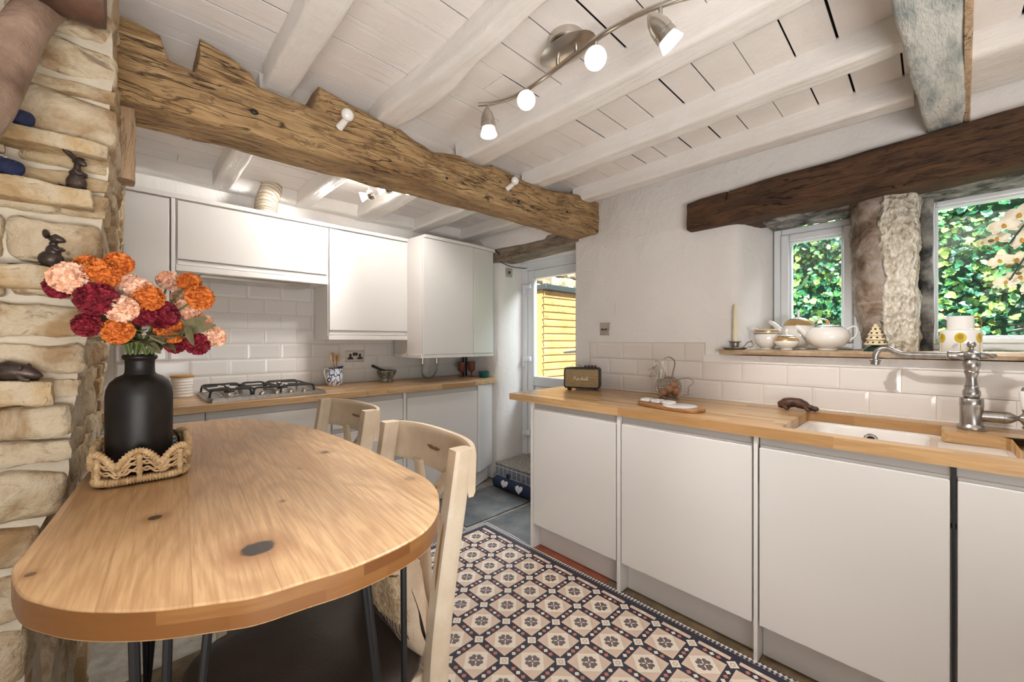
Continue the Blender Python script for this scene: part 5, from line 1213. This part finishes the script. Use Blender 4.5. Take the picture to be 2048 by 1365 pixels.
# ------------------------------------------------------------------ rug
t=NT('patterned_tile_rug'); x,y,z=t.sep(t.obj()); p=.1555
mm=t.m
u=mm('SUBTRACT',mm('FRACT',mm('DIVIDE',mm('SUBTRACT',x,1.602-p/2),p)),.5); v=mm('SUBTRACT',mm('FRACT',mm('DIVIDE',mm('SUBTRACT',y,1.385-p/2),p)),.5)
au,av=mm('ABSOLUTE',u),mm('ABSOLUTE',v); mx_=mm('MAXIMUM',au,av); sm=mm('ADD',au,av)
cu,cv=mm('SUBTRACT',.5,au),mm('SUBTRACT',.5,av); cs_=mm('ADD',cu,cv)
lt=lambda a,b_: mm('LESS_THAN',a,b_)
nv_=t.noise(t.obj(),25,3)
navy=c4((.030,.030,.048)); tan=t.mix(nv_,c4((.56,.43,.34)),c4((.66,.51,.41))); cream=t.mix(nv_,c4((.68,.60,.50)),c4((.76,.69,.59)))
c=navy
c=t.mix(lt(mx_,.395),c,tan)
c=t.mix(lt(sm,.390),c,cream)
# four heart petals and a centre
for (px_,py_) in ((.120,0),(-.120,0),(0,.120),(0,-.120)):
    for q in (-.048,.048):
        ax_,ay_=(px_*1.12,q) if px_ else (q,py_*1.12)
        d=mm('SQRT',mm('ADD',mm('POWER',mm('SUBTRACT',u,ax_),2.0),mm('POWER',mm('SUBTRACT',v,ay_),2.0)))
        c=t.mix(lt(d,.057),c,c4((.145,.115,.115)))
    dd=mm('ADD',mm('MULTIPLY',mm('ABSOLUTE',mm('SUBTRACT',u,px_*.7)),1.0 if not px_ else .8),mm('MULTIPLY',mm('ABSOLUTE',mm('SUBTRACT',v,py_*.7)),1.0 if px_ else .8))
    c=t.mix(lt(dd,.058),c,c4((.145,.115,.115)))
rad=mm('SQRT',mm('ADD',mm('POWER',u,2.0),mm('POWER',v,2.0))); c=t.mix(lt(rad,.022),c,navy)
# small diamonds along the bands
for k,(ra,rb) in enumerate((((.45,.16,.12),(.70,.65,.57)),((.70,.65,.57),(.45,.16,.12)))):
    a_,b_=(cu,v) if k==0 else (cv,u)
    for q,cc in ((-.165,ra),(0.0,rb),(.165,ra)):
        d=mm('ADD',a_,mm('ABSOLUTE',mm('SUBTRACT',b_,q)))
        c=t.mix(lt(d,.066),c,c4(cc))
c=t.mix(lt(cs_,.155),c,cream)
rc=mm('SQRT',mm('ADD',mm('POWER',cu,2.0),mm('POWER',cv,2.0)))
c=t.mix(mm('MULTIPLY',lt(rc,.058),mm('GREATER_THAN',rc,.042)),c,c4((.30,.22,.20)))
# border
xd=mm('SUBTRACT',1.775,x); yd=mm('SUBTRACT',2.122,y); ed=mm('MINIMUM',xd,yd)
c=t.mix(lt(ed,.060),c,navy)
qx=mm('SUBTRACT',mm('FRACT',mm('DIVIDE',mm('ADD',x,y),.034)),.5); qy=mm('SUBTRACT',mm('FRACT',mm('DIVIDE',mm('SUBTRACT',x,y),.034)),.5)
chk=mm('GREATER_THAN',mm('MULTIPLY',qx,qy),0.0)
c=t.mix(mm('MULTIPLY',lt(ed,.030),chk),c,c4((.66,.63,.58)))
t.bump(t.noise(t.obj(),400,2),.1,.001)
RUG=t.out(c,.42)
b=B(); NN=60
def rugpt(i,j,zz):
    u=i/14; v=j/NN; y=2.122-3.2*v; x=.85+(1.775-.85)*u
    wob=u*u*(.006*math.sin(y*7)+.010*math.sin(y*3.1+1)-.03*max(0,(.9-y)))
    return (x+wob,y,zz)
vs=[rugpt(i,j,.0045) for i in range(15) for j in range(NN+1)]+[rugpt(i,j,.0005) for i in range(15) for j in range(NN+1)]
W_=NN+1; n=15*W_; fs=[(i*W_+j,i*W_+j+1,(i+1)*W_+j+1,(i+1)*W_+j) for i in range(14) for j in range(NN)]
fs+=[(14*W_+j,14*W_+j+1,n+14*W_+j+1,n+14*W_+j) for j in range(NN)]+[(i*W_,(i+1)*W_,n+(i+1)*W_,n+i*W_) for i in range(14)]+[(j,j+1,n+j+1,n+j) for j in range(NN)]+[(i*W_+NN,(i+1)*W_+NN,n+(i+1)*W_+NN,n+i*W_+NN) for i in range(14)]
b.add(vs,fs); o=b.build('rug',RUG,smooth=0); tag(o,'vinyl rug patterned like Victorian floor tiles along the right-hand units','rug')
# draught stopper
ds=thing('draught_stopper','navy denim draught stopper with white felt hearts in front of the tiled step','draught stopper',(2.28,2.3,0))
b=B(); pts=[(2.290,2.62-.86*i/22+0,.048+.002*math.sin(i)) for i in range(23)]
b.tube(pts,[.020 if i in(0,22) else (.046+.003*math.sin(i*1.7)) for i in range(23)],20,flat=(1,1.05)); b.build('body',M['denim'],ds,smooth=70)
def heart(c,s,q0):
    b=B(); R=.0505
    def fn(u,v):
        a=2*PI*u; hx=16*math.sin(a)**3/17*v; hz=(13*math.cos(a)-5*math.cos(2*a)-2*math.cos(3*a)-math.cos(4*a))/17*v
        q=q0+hz*s/R; return (2.290-R*math.cos(q),c+hx*s*-1,.050+R*math.sin(q)*1.02)
    b.sheet(fn,36,4,.0015); b.build('felt_heart',M['heart'],ds)
heart(2.445,.042,.30); heart(2.275,.042,.30); heart(2.10,.042,.30); heart(1.94,.042,.30)
b=B(); b.box(2.305,2.315,2.455,2.485,.09,.125); b.build('loop',M['denim'],ds)

# ------------------------------------------------------------------ table
TA=math.radians(4.2); tb=thing('dining_table','round-ended oak table with black hairpin legs against the stone pillar','table',(.25,1.4,0))
ed=[(23,1140),(37,1187),(83,1207),(150,1220),(242,1223),(333,1218),(433,1205),(512,1193),(612,1163),(712,1132),(812,1087),(862,1050),(879,1007),(865,967),(812,935),(700,883),(600,850),(500,838),(400,843)]
P_=[on('Z',.90,*q) for q in ed]
P_=P_+[Vector((.135,2.185,.9)),Vector((.04,2.13,.9)),Vector((-.035,2.00,.9)),Vector((-.058,1.75,.9)),Vector((-.085,1.49,.9)),Vector((-.108,1.22,.9)),Vector((-.124,1.05,.9))]
OUT=[(p.x,p.y) for p in spline(P_,5,True)]
KN=[]
def tl(px_,py_):
    q=on('Z',.90,px_,py_); d=Vector((q.x-.25,q.y-1.4,0)); d.rotate(Matrix.Rotation(TA,3,'Z')); return d.x,d.y
for (a,c_,r,k) in ((516,1097,.030,1.0),(310,1036,.013,.9),(650,905,.013,.8),(565,1003,.006,.6),(820,958,.016,.35),(598,938,.006,.4),(60,1150,.008,.7)):
    q=tl(a,c_); KN.append((q[0],q[1],r,k))
TOP=table_oak('oak_table_planks',TA,KN)
b=B(); b.prism(OUT,.858,.900)
o=b.build('tabletop',TOP,tb,smooth=40,bevel=.003); o.data.transform(Matrix.Translation((0,0,-.90))); o.location=(0,0,.90)
def hairpin(x,y,ax,ay,dx,dy):
    b=B(); b.box(x-.055,x+.055,y-.055,y+.055,.851,.858)
    f=Vector((x+dx,y+dy,.006))
    for (px_,py_) in ((-.045,-.045),(.045,-.045),(0,.05)):
        b.tube(spline([(x+px_,y+py_,.853),(x+px_*.5+dx*.5,y+py_*.5+dy*.5,.43),(f.x+px_*.12,f.y+py_*.12,.02),tuple(f)],5),.0065,8)
    b.build('leg',M['black'],tb)
hairpin(.36,.79,0,0,.05,-.05); hairpin(.05,.83,0,0,-.03,-.06); hairpin(.42,1.80,0,0,.04,.05); hairpin(.07,1.93,0,0,-.02,.05)
# basket tray
BC=Vector((.030,1.455,0)); ba=math.radians(-3); hw,hl=.084,.122
bk=thing('rope_basket','scalloped woven seagrass tray under the black vase','basket',(BC.x,BC.y,.90))
def bp_(t_,z,off=0):
    T=t_%1.0; R=rrect(hw+off,hl+off,.045,200); k=T*200; i=int(k)%200; f=k-int(k); a=R[i]; c_=R[(i+1)%200]
    q=Vector((a[0]+(c_[0]-a[0])*f,a[1]+(c_[1]-a[1])*f,0)); q.rotate(Matrix.Rotation(ba,3,'Z')); return Vector((BC.x+q.x,BC.y+q.y,.90+z))
def rope(b,pts,r,pitch,n=8,closed=True):
    """a wrapped rope: radius swells along its length"""
    out=[]; rs=[]; 
    for i,p in enumerate(pts): out.append(p); rs.append(r*(1+.22*math.sin(i*pitch)))
    b.tube(out,rs,n,closed)
NS=10; sc_f=lambda T:.034+.038*abs(math.sin(PI*NS*T))**.85
b=B(); rope(b,[bp_(i/420,.014) for i in range(420)],.0085,1.9); rope(b,[bp_(i/420,.010,-.012) for i in range(420)],.008,1.7); b.build('base_rope',M['rope'],bk,smooth=70)
b=B(); rope(b,[bp_(i/560,sc_f(i/560)+.012,.006) for i in range(560)],.0072,1.8); b.build('scalloped_rim',M['rope'],bk,smooth=70)
b=B()
for lev in (.35,.62,.85):
    b.tube([bp_(i/300,.016+(sc_f(i/300)-.010)*lev+.002*math.sin(i*.9),.003) for i in range(300)],.0028,6,True)
    b.tube([bp_(i/300,.021+(sc_f(i/300)-.010)*lev+.002*math.cos(i*.9),.004) for i in range(300)],.0024,6,True)
for k in range(NS):
    T=(k+.5)/NS; rope(b,[bp_(T,.012+.062*j/14,.004) for j in range(15)],.006,1.6,closed=False)
b.build('weave',M['rope'],bk,smooth=70)
b=B(); b.prism([(bp_(i/60,0,-.006).x,bp_(i/60,0,-.006).y) for i in range(60)],.908,.913); b.build('tray_floor',M['boardwood'],bk)
b=B()
for (sx,sy) in ((.82,.82),(-.82,.82),(.82,-.86),(-.82,-.86)):
    q=Vector((hw*sx,hl*sy,0)); q.rotate(Matrix.Rotation(ba,3,'Z')); b.ball((BC.x+q.x,BC.y+q.y,.908),(.009,.009,.008),14,10)
b.build('ball_foot',M['black'],bk)
# wire rack with striped packets behind the vase
wx,wy=.083,1.535
nr=thing('wire_rack','little black wire rack holding striped packets behind the vase','rack',(wx,wy,.914))
b=B()
for dy in (0,.028):
    b.tube(spline([(wx+.024,wy+dy,.915),(wx+.024,wy+dy,.965),(wx+.012,wy+dy,.985),(wx,wy+dy,.965),(wx,wy+dy,.915)],6),.0022,8)
for z in (.918,.936): b.tube([(wx+.026,wy,z),(wx-.03,wy,z),(wx-.03,wy+.03,z),(wx+.026,wy+.03,z)],.002,6,True)
b.build('wire_frame',M['black'],nr)
b=B(); b.box(wx-.035,wx+.018,wy+.004,wy+.026,.917,.968); pk=single('paper_packets',b,plain('packet_white',(.72,.74,.77),.5),'white packets with blue and red stripes in the wire rack','packets',smooth=0)
for z,mt in ((.925,'kettle'),(.938,'redprint'),(.950,'kettle'),(.961,'kettle')):
    b=B(); b.box(wx-.0355,wx+.0185,wy+.0035,wy+.0265,z,z+.004); s_=b.build('stripe',M[mt],None,smooth=0,loc=tuple(pk.location)); s_.location=(0,0,0); s_.parent=pk

# vase
vx,vy,vz=.022,1.445,.913
b=B(); b.lathe([(r*.745,z) for r,z in [(.0,.0),(.078,.0),(.086,.006),(.088,.015),(.0895,.12),(.0895,.195),(.087,.212),(.078,.230),(.062,.243),(.044,.250),(.0405,.254),(.0395,.268),(.040,.284),(.0415,.288),(.046,.290),(.0475,.295),(.046,.300),(.041,.302),(.036,.298),(.034,.28),(.034,.262),(.07,.22),(.07,.02),(0,.012)]],(vx,vy,vz),56)
single('flower_vase',b,M['vase'],'matt black bottle-shaped vase standing in the woven tray','vase',smooth=50)
VM=Vector((vx,vy,vz+.295))
def ray_(px_,py_,t_): return Vector((0,0,CAMZ))+(FW+RT*((px_-CX)/FPX)+Vector((0,0,(CY-py_)/FPX)))*t_
# pompom flowers
def bloom_mesh(nm,seed,mat):
    rr=random.Random(seed); b=B(); n=150; ga=PI*(3-math.sqrt(5))
    b.ball((0,0,0),.72,14,10)
    for k in range(n):
        zz=1-2*(k+.5)/n; r=math.sqrt(1-zz*zz); q=ga*k; d=Vector((r*math.cos(q),r*math.sin(q),zz))
        if zz<-.8: continue
        tq=d.to_track_quat('Z','Y').to_matrix().to_4x4()@Matrix.Rotation(rr.uniform(0,6.28),4,'Z')
        h=.60; s=rr.uniform(.17,.25); L=rr.uniform(.34,.45)
        Mx=tq
        def fn(u,v):
            w_=(v-.5)*2*s*(.55+.55*u); return (w_,.10*math.sin(3*u+k)+.07*math.sin(v*7+k)*u,h+L*u-.10*abs(v-.5)*u+.035*math.sin(v*11+k)*u)
        b.sheet(fn,3,4,0,Mx)
    o=b.build(nm,mat,smooth=0); return o
proto={c:bloom_mesh('bloom',i+3,M[c]) for i,c in enumerate(('orange','crimson','peach'))}
FLW=[('peach',139,556,36,-.03,'pale peach pompom flower furthest left in the bouquet'),('crimson',119,573,28,.03,'crimson pompom flower half hidden behind the leftmost peach one'),('orange',176,533,26,.05,'orange pompom flower at the upper left, behind the big orange one'),('orange',203,548,34,-.02,'big orange pompom flower at the upper left of the bouquet'),('orange',237,528,27,.02,'orange pompom flower topmost in the left half of the bouquet'),('crimson',193,598,38,-.06,'big crimson pompom flower left of centre, above the lone dark one'),('peach',256,567,25,.06,'peach pompom flower high in the centre, behind two others'),('peach',279,580,27,.02,'peach pompom flower in the upper centre, over the central orange one'),('orange',298,596,29,-.01,'orange pompom flower in the centre of the bouquet'),('peach',243,619,31,-.05,'peach pompom flower low in the centre-left, beside the big crimson one'),('crimson',174,650,27,.0,'dark crimson pompom flower hanging lowest on the left'),('orange',236,663,29,-.03,'orange pompom flower hanging low at the left, behind leaves'),('crimson',285,630,25,.02,'crimson pompom flower left half of the central crimson pair'),('crimson',325,630,32,-.05,'big crimson pompom flower at the centre right of the bouquet'),('orange',342,661,30,-.02,'orange pompom flower below the big centre-right crimson one'),('peach',338,562,24,.04,'peach pompom flower high on the right, showing its dark back'),('orange',379,566,23,.03,'orange pompom flower high on the right, beside a bent stem'),('orange',400,596,28,-.01,'orange pompom flower at the right, under the bent stem'),('peach',376,621,26,.02,'peach pompom flower at the right, below the right orange one'),('peach',362,598,20,.06,'small peach pompom flower peeping out at the right, behind others'),('crimson',351,687,23,.03,'crimson pompom flower hanging low right, behind its twin'),('crimson',395,688,25,-.01,'crimson pompom flower hanging lowest on the right'),('peach',430,674,23,.02,'peach pompom flower furthest right and low'),('peach',407,645,20,.05,'small peach pompom flower behind leaves on the right')]
rr=random.Random(8)
used=set()
for i,(cl,px_,py_,rp,dd,lab) in enumerate(FLW):
    D=FW+RT*((px_-CX)/FPX)+Vector((0,0,(CY-py_)/FPX)); tt=min(1.065+dd,(1.285+dd*.5)/(D.y)) if px_<300 else 1.065+dd; c=Vector((0,0,CAMZ))+D*tt; r=rp*tt/FPX*.90
    t=thing('pompom_flower',lab,'flower',(c.x,c.y,c.z),0,'pompom flowers in the black vase')
    if cl in used: o=proto[cl].copy(); col.objects.link(o)
    else: o=proto[cl]; used.add(cl)
    o.parent=t; o.scale=(r,r,r*.92); dirv=(c-VM); dirv.z*=.6; dirv+=Vector((-.03,-.10,.05))
    o.rotation_euler=dirv.to_track_quat('Z','Y').to_euler(); o.rotation_euler.rotate_axis('Z',rr.uniform(0,6))
    a=2*PI*i/len(FLW)*5; m0=VM+Vector((.022*math.cos(a),.022*math.sin(a),-.01)); low=VM+Vector((.02*math.cos(a),.02*math.sin(a),-.06))
    mid=m0*.45+c*.55+Vector((0,0,.02 if py_<640 else .06))
    b=B(); b.tube(spline([low,m0,mid,c],6),.0026,6); b.build('stem',M['stem'],t)
    if i in (0,3,5,9,10,11,13,14,17,18,21,22):
        b=B()
        for k in range(2):
            s0=m0.lerp(mid,.55+.3*k); dl=Vector((c.x-VM.x,c.y-VM.y,0)); dl=dl.normalized() if dl.length>.01 else Vector((1,0,0)); dl.rotate(Matrix.Rotation(rr.uniform(-.9,.9),3,'Z')); sv=Vector((-dl.y,dl.x,0)); L=rr.uniform(.06,.085); sg=rr.uniform(-.2,.5)
            b.sheet(lambda u,v:s0+dl*(L*u)+sv*((v-.5)*.030*math.sin(PI*min(1,.08+.92*u))**.7)+Vector((0,-.012*u,L*sg*u-.02*u*u+.006*abs(v-.5))),7,4,.0008)
        b.build('leaf',M['leafg'],t,smooth=70)

for k,(a,c_,d_,e_,tt,wv) in enumerate([(228,630,168,643,.93,.016),(250,655,222,672,.95,.020),(262,648,214,658,.94,.015),(345,668,415,636,1.03,.017),(352,672,432,651,1.03,.015),(300,690,322,706,1.0,.014),(330,688,300,672,1.0,.013),(372,655,388,690,1.0,.014)]):
    p0=ray_(a,c_,tt+.03); p1=ray_(d_,e_,tt); m_=(p0+p1)/2+Vector((0,0,.006)); dl=(p1-p0); sv=dl.cross(FW).normalized()*.8+RT*.0; sv=(sv+Vector((0,0,.25))).normalized()
    b=B(); b.sheet(lambda u,v:p0.lerp(m_,u)*(1-u)+m_.lerp(p1,u)*u+sv*((v-.5)*2*wv*.8*math.sin(PI*min(1,.10+.88*u))**.7)-FW*(.004*abs(v-.5)),9,4,.0008)
    t=[o for o in bpy.data.objects if o.name.startswith('pompom_flower')][(9,11,11,18,18,14,13,21)[k]]
    b.build('leaf',M['leafg'],t,smooth=70)

# ------------------------------------------------------------------ chairs
def make_chair(label, loc, rz, first=None):
    t=thing('dining_chair',label,'chair',loc,rz,'washed cream dining chairs')
    m=M['chair']; HW=.232
    def post(s):
        b=B(); P=[(.0,s*HW,.968),(.018,s*HW,.85),(.048,s*HW,.66),(.072,s*HW,.46),(.070,s*HW,.30),(.045,s*HW,.12),(.010,s*HW,0)]
        rings=[]
        for p in spline(P,6): rings.append([(p.x+q[0],p.y+q[1],p.z) for q in rrect(.026,.0225,.007,20)])
        b.ring_sweep(rings[::-1]); o=b.build('rear_leg',m,t,local=True,smooth=45)
        b=B(); x=.0
        if s>0:
            q=spline(P,6); pts=[Vector((p.x+.0265,p.y+.004,p.z)) for p in q if .60<p.z<.80]
            b.tube(pts,[.0005]+[.0045]*(len(pts)-2)+[.0005],8,flat=(.35,1)); b.build('worn_patch',M['scuff'],o,local=True)
    post(1); post(-1)
    def bow(s): return -.026-.060*(1-abs(s)**3.0)
    def railsheet(z0,z1,half):
        b=B(); rings=[]
        for i in range(33):
            s=-1+2*i/32; y=s*half; x=bow(s)+.004; R=[]
            for q in rrect(.012,(z1-z0)/2,.006,20):
                R.append((x+q[0]+.017*((z0+z1)/2+q[1]<0)*0-.06*(q[1])*.0+.10*(.96-((z0+z1)/2+q[1]))*.3,y,(z0+z1)/2+q[1]-.010*(1-abs(s)**2)*(q[1]<0)))
            rings.append(R)
        b.ring_sweep(rings); return b.build('top_rail',m,t,local=True,smooth=45)
    tr_=railsheet(.842,.966,HW+.021)
    b=B(); pts=[Vector((bow(s)+.0195,s*HW,.905+.003*math.sin(s*9))) for s in [-.35+.045*i for i in range(9)]]; b.tube(pts,[.0005,.004,.006,.006,.004,.006,.005,.003,.0005],8,flat=(1,.3)); b.build('worn_patch',M['scuff'],tr_,local=True)
    for s in (1,-1):
        b=B(); rings=[]
        for i in range(15):
            k=i/14; y=s*((.135 if s<0 else .080)-.28*k); z=.850-.36*k; x=bow(y/HW)*(1-k)*.85+.045*k+.012+.008*s
            rings.append([(x+q[0],y+q[1],z) for q in rrect(.009,.027,.004,14)])
        b.ring_sweep(rings[::-1]); sl=b.build('cross_slat',m,t,local=True,smooth=45)
        b=B(); b.tube([(bow(.4)*.75+.026+.008*s,s*((.135 if s<0 else .080)-.28*k),.850-.36*k) for k in (.10,.15,.2,.24)],[.0005,.005,.004,.0005],8,flat=(1,.3)); b.build('worn_patch',M['scuff'],sl,local=True)
    b=B(); b.tube([(.066,-HW,.49),(.066,HW,.49)],.016,10); b.build('lower_rail',m,t,local=True)
    # seat
    sp=[(p[0]+.315,p[1]) for p in rrect(.252,.228,.12,48)]
    b=B(); b.ring_sweep([[(.315+(p[0]-.315)*k,p[1]*k,z) for p in sp] for k,z in ((.90,.402),(.985,.412),(1.0,.428),(.99,.440),(.95,.449),(.80,.455),(.4,.457),(.02,.457))]); b.build('seat_pad',M['leather'],t,local=True,smooth=70)
    b=B(); b.box(.08,.44,-.20,.20,.35,.403); b.build('seat_frame',m,t,local=True,bevel=.006)
    for s in (1,-1):
        b=B(); b.ring_sweep([[(.425+q[0]*k,s*.185+q[1]*k,z) for q in rrect(.02,.02,.006,16)] for k,z in ((.75,0),(1,.36))]); b.build('front_leg',m,t,local=True)
        b=B(); b.tube([(.06,s*.215,.20),(.42,s*.187,.20)],.010,8); b.build('stretcher',m,t,local=True)
    return t
ch=make_chair('washed cream cross-back dining chair in front, with a cushion on its dark seat',(.648,1.085,0),PI-.075)
dup(ch,(.702,1.815,0),PI+.03,'washed cream cross-back dining chair further back, nearer the hob')
# cushion leaning on the near chair
cu_=thing('cushion','beige linen cushion with a fringed woollen band leaning on the near chair','cushion',(.56,1.07,.46))
Mx=Matrix.Translation((.527,1.075,.615))@Matrix.Rotation(-.075,4,'Z')@Matrix.Rotation(math.radians(-14),4,'Y')
b=B()
def cushion_pt(sgn):
    def fn(u,v):
        a,c_=u*2-1,v*2-1; e=(1-abs(a)**2.6)*(1-abs(c_)**2.6); k=1-.05*(1-abs(c_)**2)*abs(a)
        y=.205*a*(1-.06*(1-c_*c_)*abs(a)); z=.190*c_*(1-.06*(1-a*a)*abs(c_))
        return (sgn*(.060*max(0,e)**.45)+.008*nz((a,c_,sgn),2.5,4),y,z)
    return fn
b.sheet(cushion_pt(1),22,22,0,Mx); b.sheet(cushion_pt(-1),22,22,0,Mx); b.build('cover',M['linen'],cu_,smooth=80)
b=B(); f0=cushion_pt(-1)
def band(u,v):
    p=f0(u*.98+.01,.36+.34*v); return (p[0]-.009-.004*nz((u*14,v*14,0),1.5,2),p[1],p[2])
b.sheet(band,60,22,0,Mx); b.build('boucle_band',M['boucle'],cu_,smooth=80)
b=B()
for i in range(30):
    u=.03+.94*i/29; p=Vector(f0(u,.36)); q=Vector(f0(u,.25)); b.tube([Mx@(p+Vector((-.010,0,0))),Mx@((p+q)/2+Vector((-.012,.004*math.sin(i*3),0))),Mx@(q+Vector((-.008,.006*math.sin(i*5),0)))],.0012,5)
b.build('fringe',M['bronze'],cu_)

# ------------------------------------------------------------------ figures on the stone ledges
def mouse(nm,lab,c,s,rz,pose):
    t=thing(nm,lab,'figurine',c,rz,None)
    b=B()
    L=lambda x,y,z:(x*s,y*s,z*s)
    if pose=='sit':
        b.ball(L(-.03,0,.22),(.24*s,.20*s,.22*s),18,12); b.ball(L(.02,0,.42),(.15*s,.14*s,.20*s),16,10); b.ball(L(.02,0,.62),(.085*s,.08*s,.09*s),12,8)
        b.tube([L(-.06,0,.76),L(.06,0,.76),L(.18,0,.73),L(.25,0,.70)],[.06*s,.13*s,.08*s,.03*s],14); 
        for k in (-1,1): b.tube([L(.06,.10*k,.50),L(.15,.11*k,.44),L(.20,.04*k,.50)],[.06*s,.05*s,.045*s],10); b.ball(L(.14,.14*k,.05),(.15*s,.07*s,.055*s),12,8)
    elif pose=='slim':
        b.ball(L(0,0,.16),(.22*s,.18*s,.20*s),16,12); b.tube([L(0,0,.05),L(0,0,.20),L(.02,0,.38),L(.02,0,.55),L(.03,0,.66)],[.20*s,.19*s,.13*s,.075*s,.07*s],16)
        b.ball(L(.02,0,.40),(.17*s,.15*s,.11*s),14,10); b.tube([L(-.06,0,.74),L(.05,0,.73),L(.17,0,.67),L(.23,0,.63)],[.06*s,.11*s,.075*s,.03*s],14)
        for k in (-1,1): b.tube([L(.06,.13*k,.44),L(.14,.10*k,.36),L(.19,.03*k,.40)],[.05*s,.045*s,.04*s],10)
    else:
        b.tube([L(-.42,0,.12),L(-.25,0,.20),L(0,0,.24),L(.22,0,.20),L(.38,0,.14),L(.52,0,.09)],[.08*s,.18*s,.22*s,.17*s,.12*s,.03*s],16)
        for k in (-1,1): b.ball(L(-.2,.17*k,.08),(.14*s,.07*s,.09*s),12,8); b.tube([L(.2,.12*k,.12),L(.30,.15*k,.03),L(.38,.14*k,.025)],[.06*s,.05*s,.04*s],10)
    b.build('body',M['bronze'],t,local=True,smooth=80)
    for k in (-1,1):
        b=B()
        if pose=='sit': b.ball(L(-.04,.17*k,.84),(.045*s,.13*s,.12*s),14,10)
        elif pose=='slim': b.tube([L(.0,.03*k,.76),L(-.03,.16*k,.86),L(-.05,.26*k,.93),L(-.06,.34*k,.98)],[.05*s,.065*s,.07*s,.035*s],12)
        else: b.ball(L(.24,.12*k,.30),(.04*s,.08*s,.085*s),12,8)
        b.build('ear',M['bronze'],t,local=True)
    b=B()
    if pose=='sit': b.tube(spline([L(-.15,0,.06),L(-.4,.03,.04),L(-.7,-.02,.035),L(-.85,.04,.03)],5),.022*s,8)
    elif pose=='slim': b.tube(spline([L(-.15,0,.05),L(-.26,-.05,.04),L(-.24,-.2,.03)],5),.022*s,8)
    else: b.tube(spline([L(-.4,0,.08),L(-.55,.05,.04),L(-.6,.25,.03)],5),.025*s,8)
    b.build('tail',M['bronze'],t,local=True)
    return t
mouse('mouse_figurine','slim dark bronze mouse with long ears, upright on the second ledge from the top',(-.090,1.410,1.614),.088,-.6,'slim')
mouse('mouse_figurine','sitting dark bronze mouse holding its paws up, tail stretched along the ledge',(-.128,1.412,1.421),.088,-.35,'sit')
mouse('mouse_figurine','lying dark bronze mouse on the lowest ledge, at the left edge',(-.190,1.41,1.161),.10,-.35,'lie')
for (c,lab) in (((-.186,1.405,1.729),'small navy knitted bootee with white stitching on the top ledge'),((-.200,1.402,1.614),'small navy knitted bootee at the left edge, on the second ledge')):
    b=B(); t=thing('knitted_bootee',lab,'ornament',c,-.6,'navy bootees on the ledges')
    b.tube(spline([(-.03,0,.018),(-.01,0,.022),(.012,0,.018),(.030,0,.012)],6),[.014]+[.019]*8+[.017]*9+[.010],14,flat=(1,1)); b.tube([(-.018,0,.02),(-.02,0,.034),(-.019,0,.044)],[.018,.017,.019],14); b.build('shoe',M['blue'],t,local=True,smooth=70)
    b=B()
    for k in range(3): b.tube([(-.002+.008*k,-.012,.034-.004*k),(.0+.008*k,0,.042-.004*k),(-.002+.008*k,.012,.034-.004*k)],.0016,6)
    b.build('stitching',M['heart'],t,local=True)

# ------------------------------------------------------------------ round logs at the top left
def log(lab,p0,p1,r,seed):
    b=B(); p0,p1=Vector(p0),Vector(p1); n=50; d=(p1-p0).normalized(); u=d.orthogonal().normalized(); w_=d.cross(u); rings=[]
    for i in range(n+1):
        c=p0.lerp(p1,i/n); c=c+u*.006*math.sin(i*.2+seed)
        k=1 if 0<i<n else .93
        rings.append([tuple(c+(u*math.cos(q*2*PI/40)+w_*math.sin(q*2*PI/40))*(r*k*(1+.05*nz((i*.12,math.cos(q*2*PI/40),math.sin(q*2*PI/40)),1.5,seed)))) for q in range(40)])
    b.ring_sweep(rings); return b
LOGM=mottled('worn_round_log',(.10,.05,.028),(.42,.29,.215),7,.42,.6,40,stretch=(1,1,1),dist=.006,lo=.28,hi=.70)
def ray(px_,py_,t_): return Vector((0,0,CAMZ))+(FW+RT*((px_-CX)/FPX)+Vector((0,0,(CY-py_)/FPX)))*t_
single('round_log',log('',ray(150,-92,1.02),ray(-90,298,.72),.035,3),LOGM,'thick worn round log rising across the top left corner','log',smooth=70)
single('round_log',log('',(-.85,1.375,2.075),(-.040,1.36,2.072),.075,7),mottled('dark_round_log',(.035,.018,.012),(.13,.065,.04),8,.5,.5,40),'dark round log lying on top of the stone pillar','log',smooth=70)
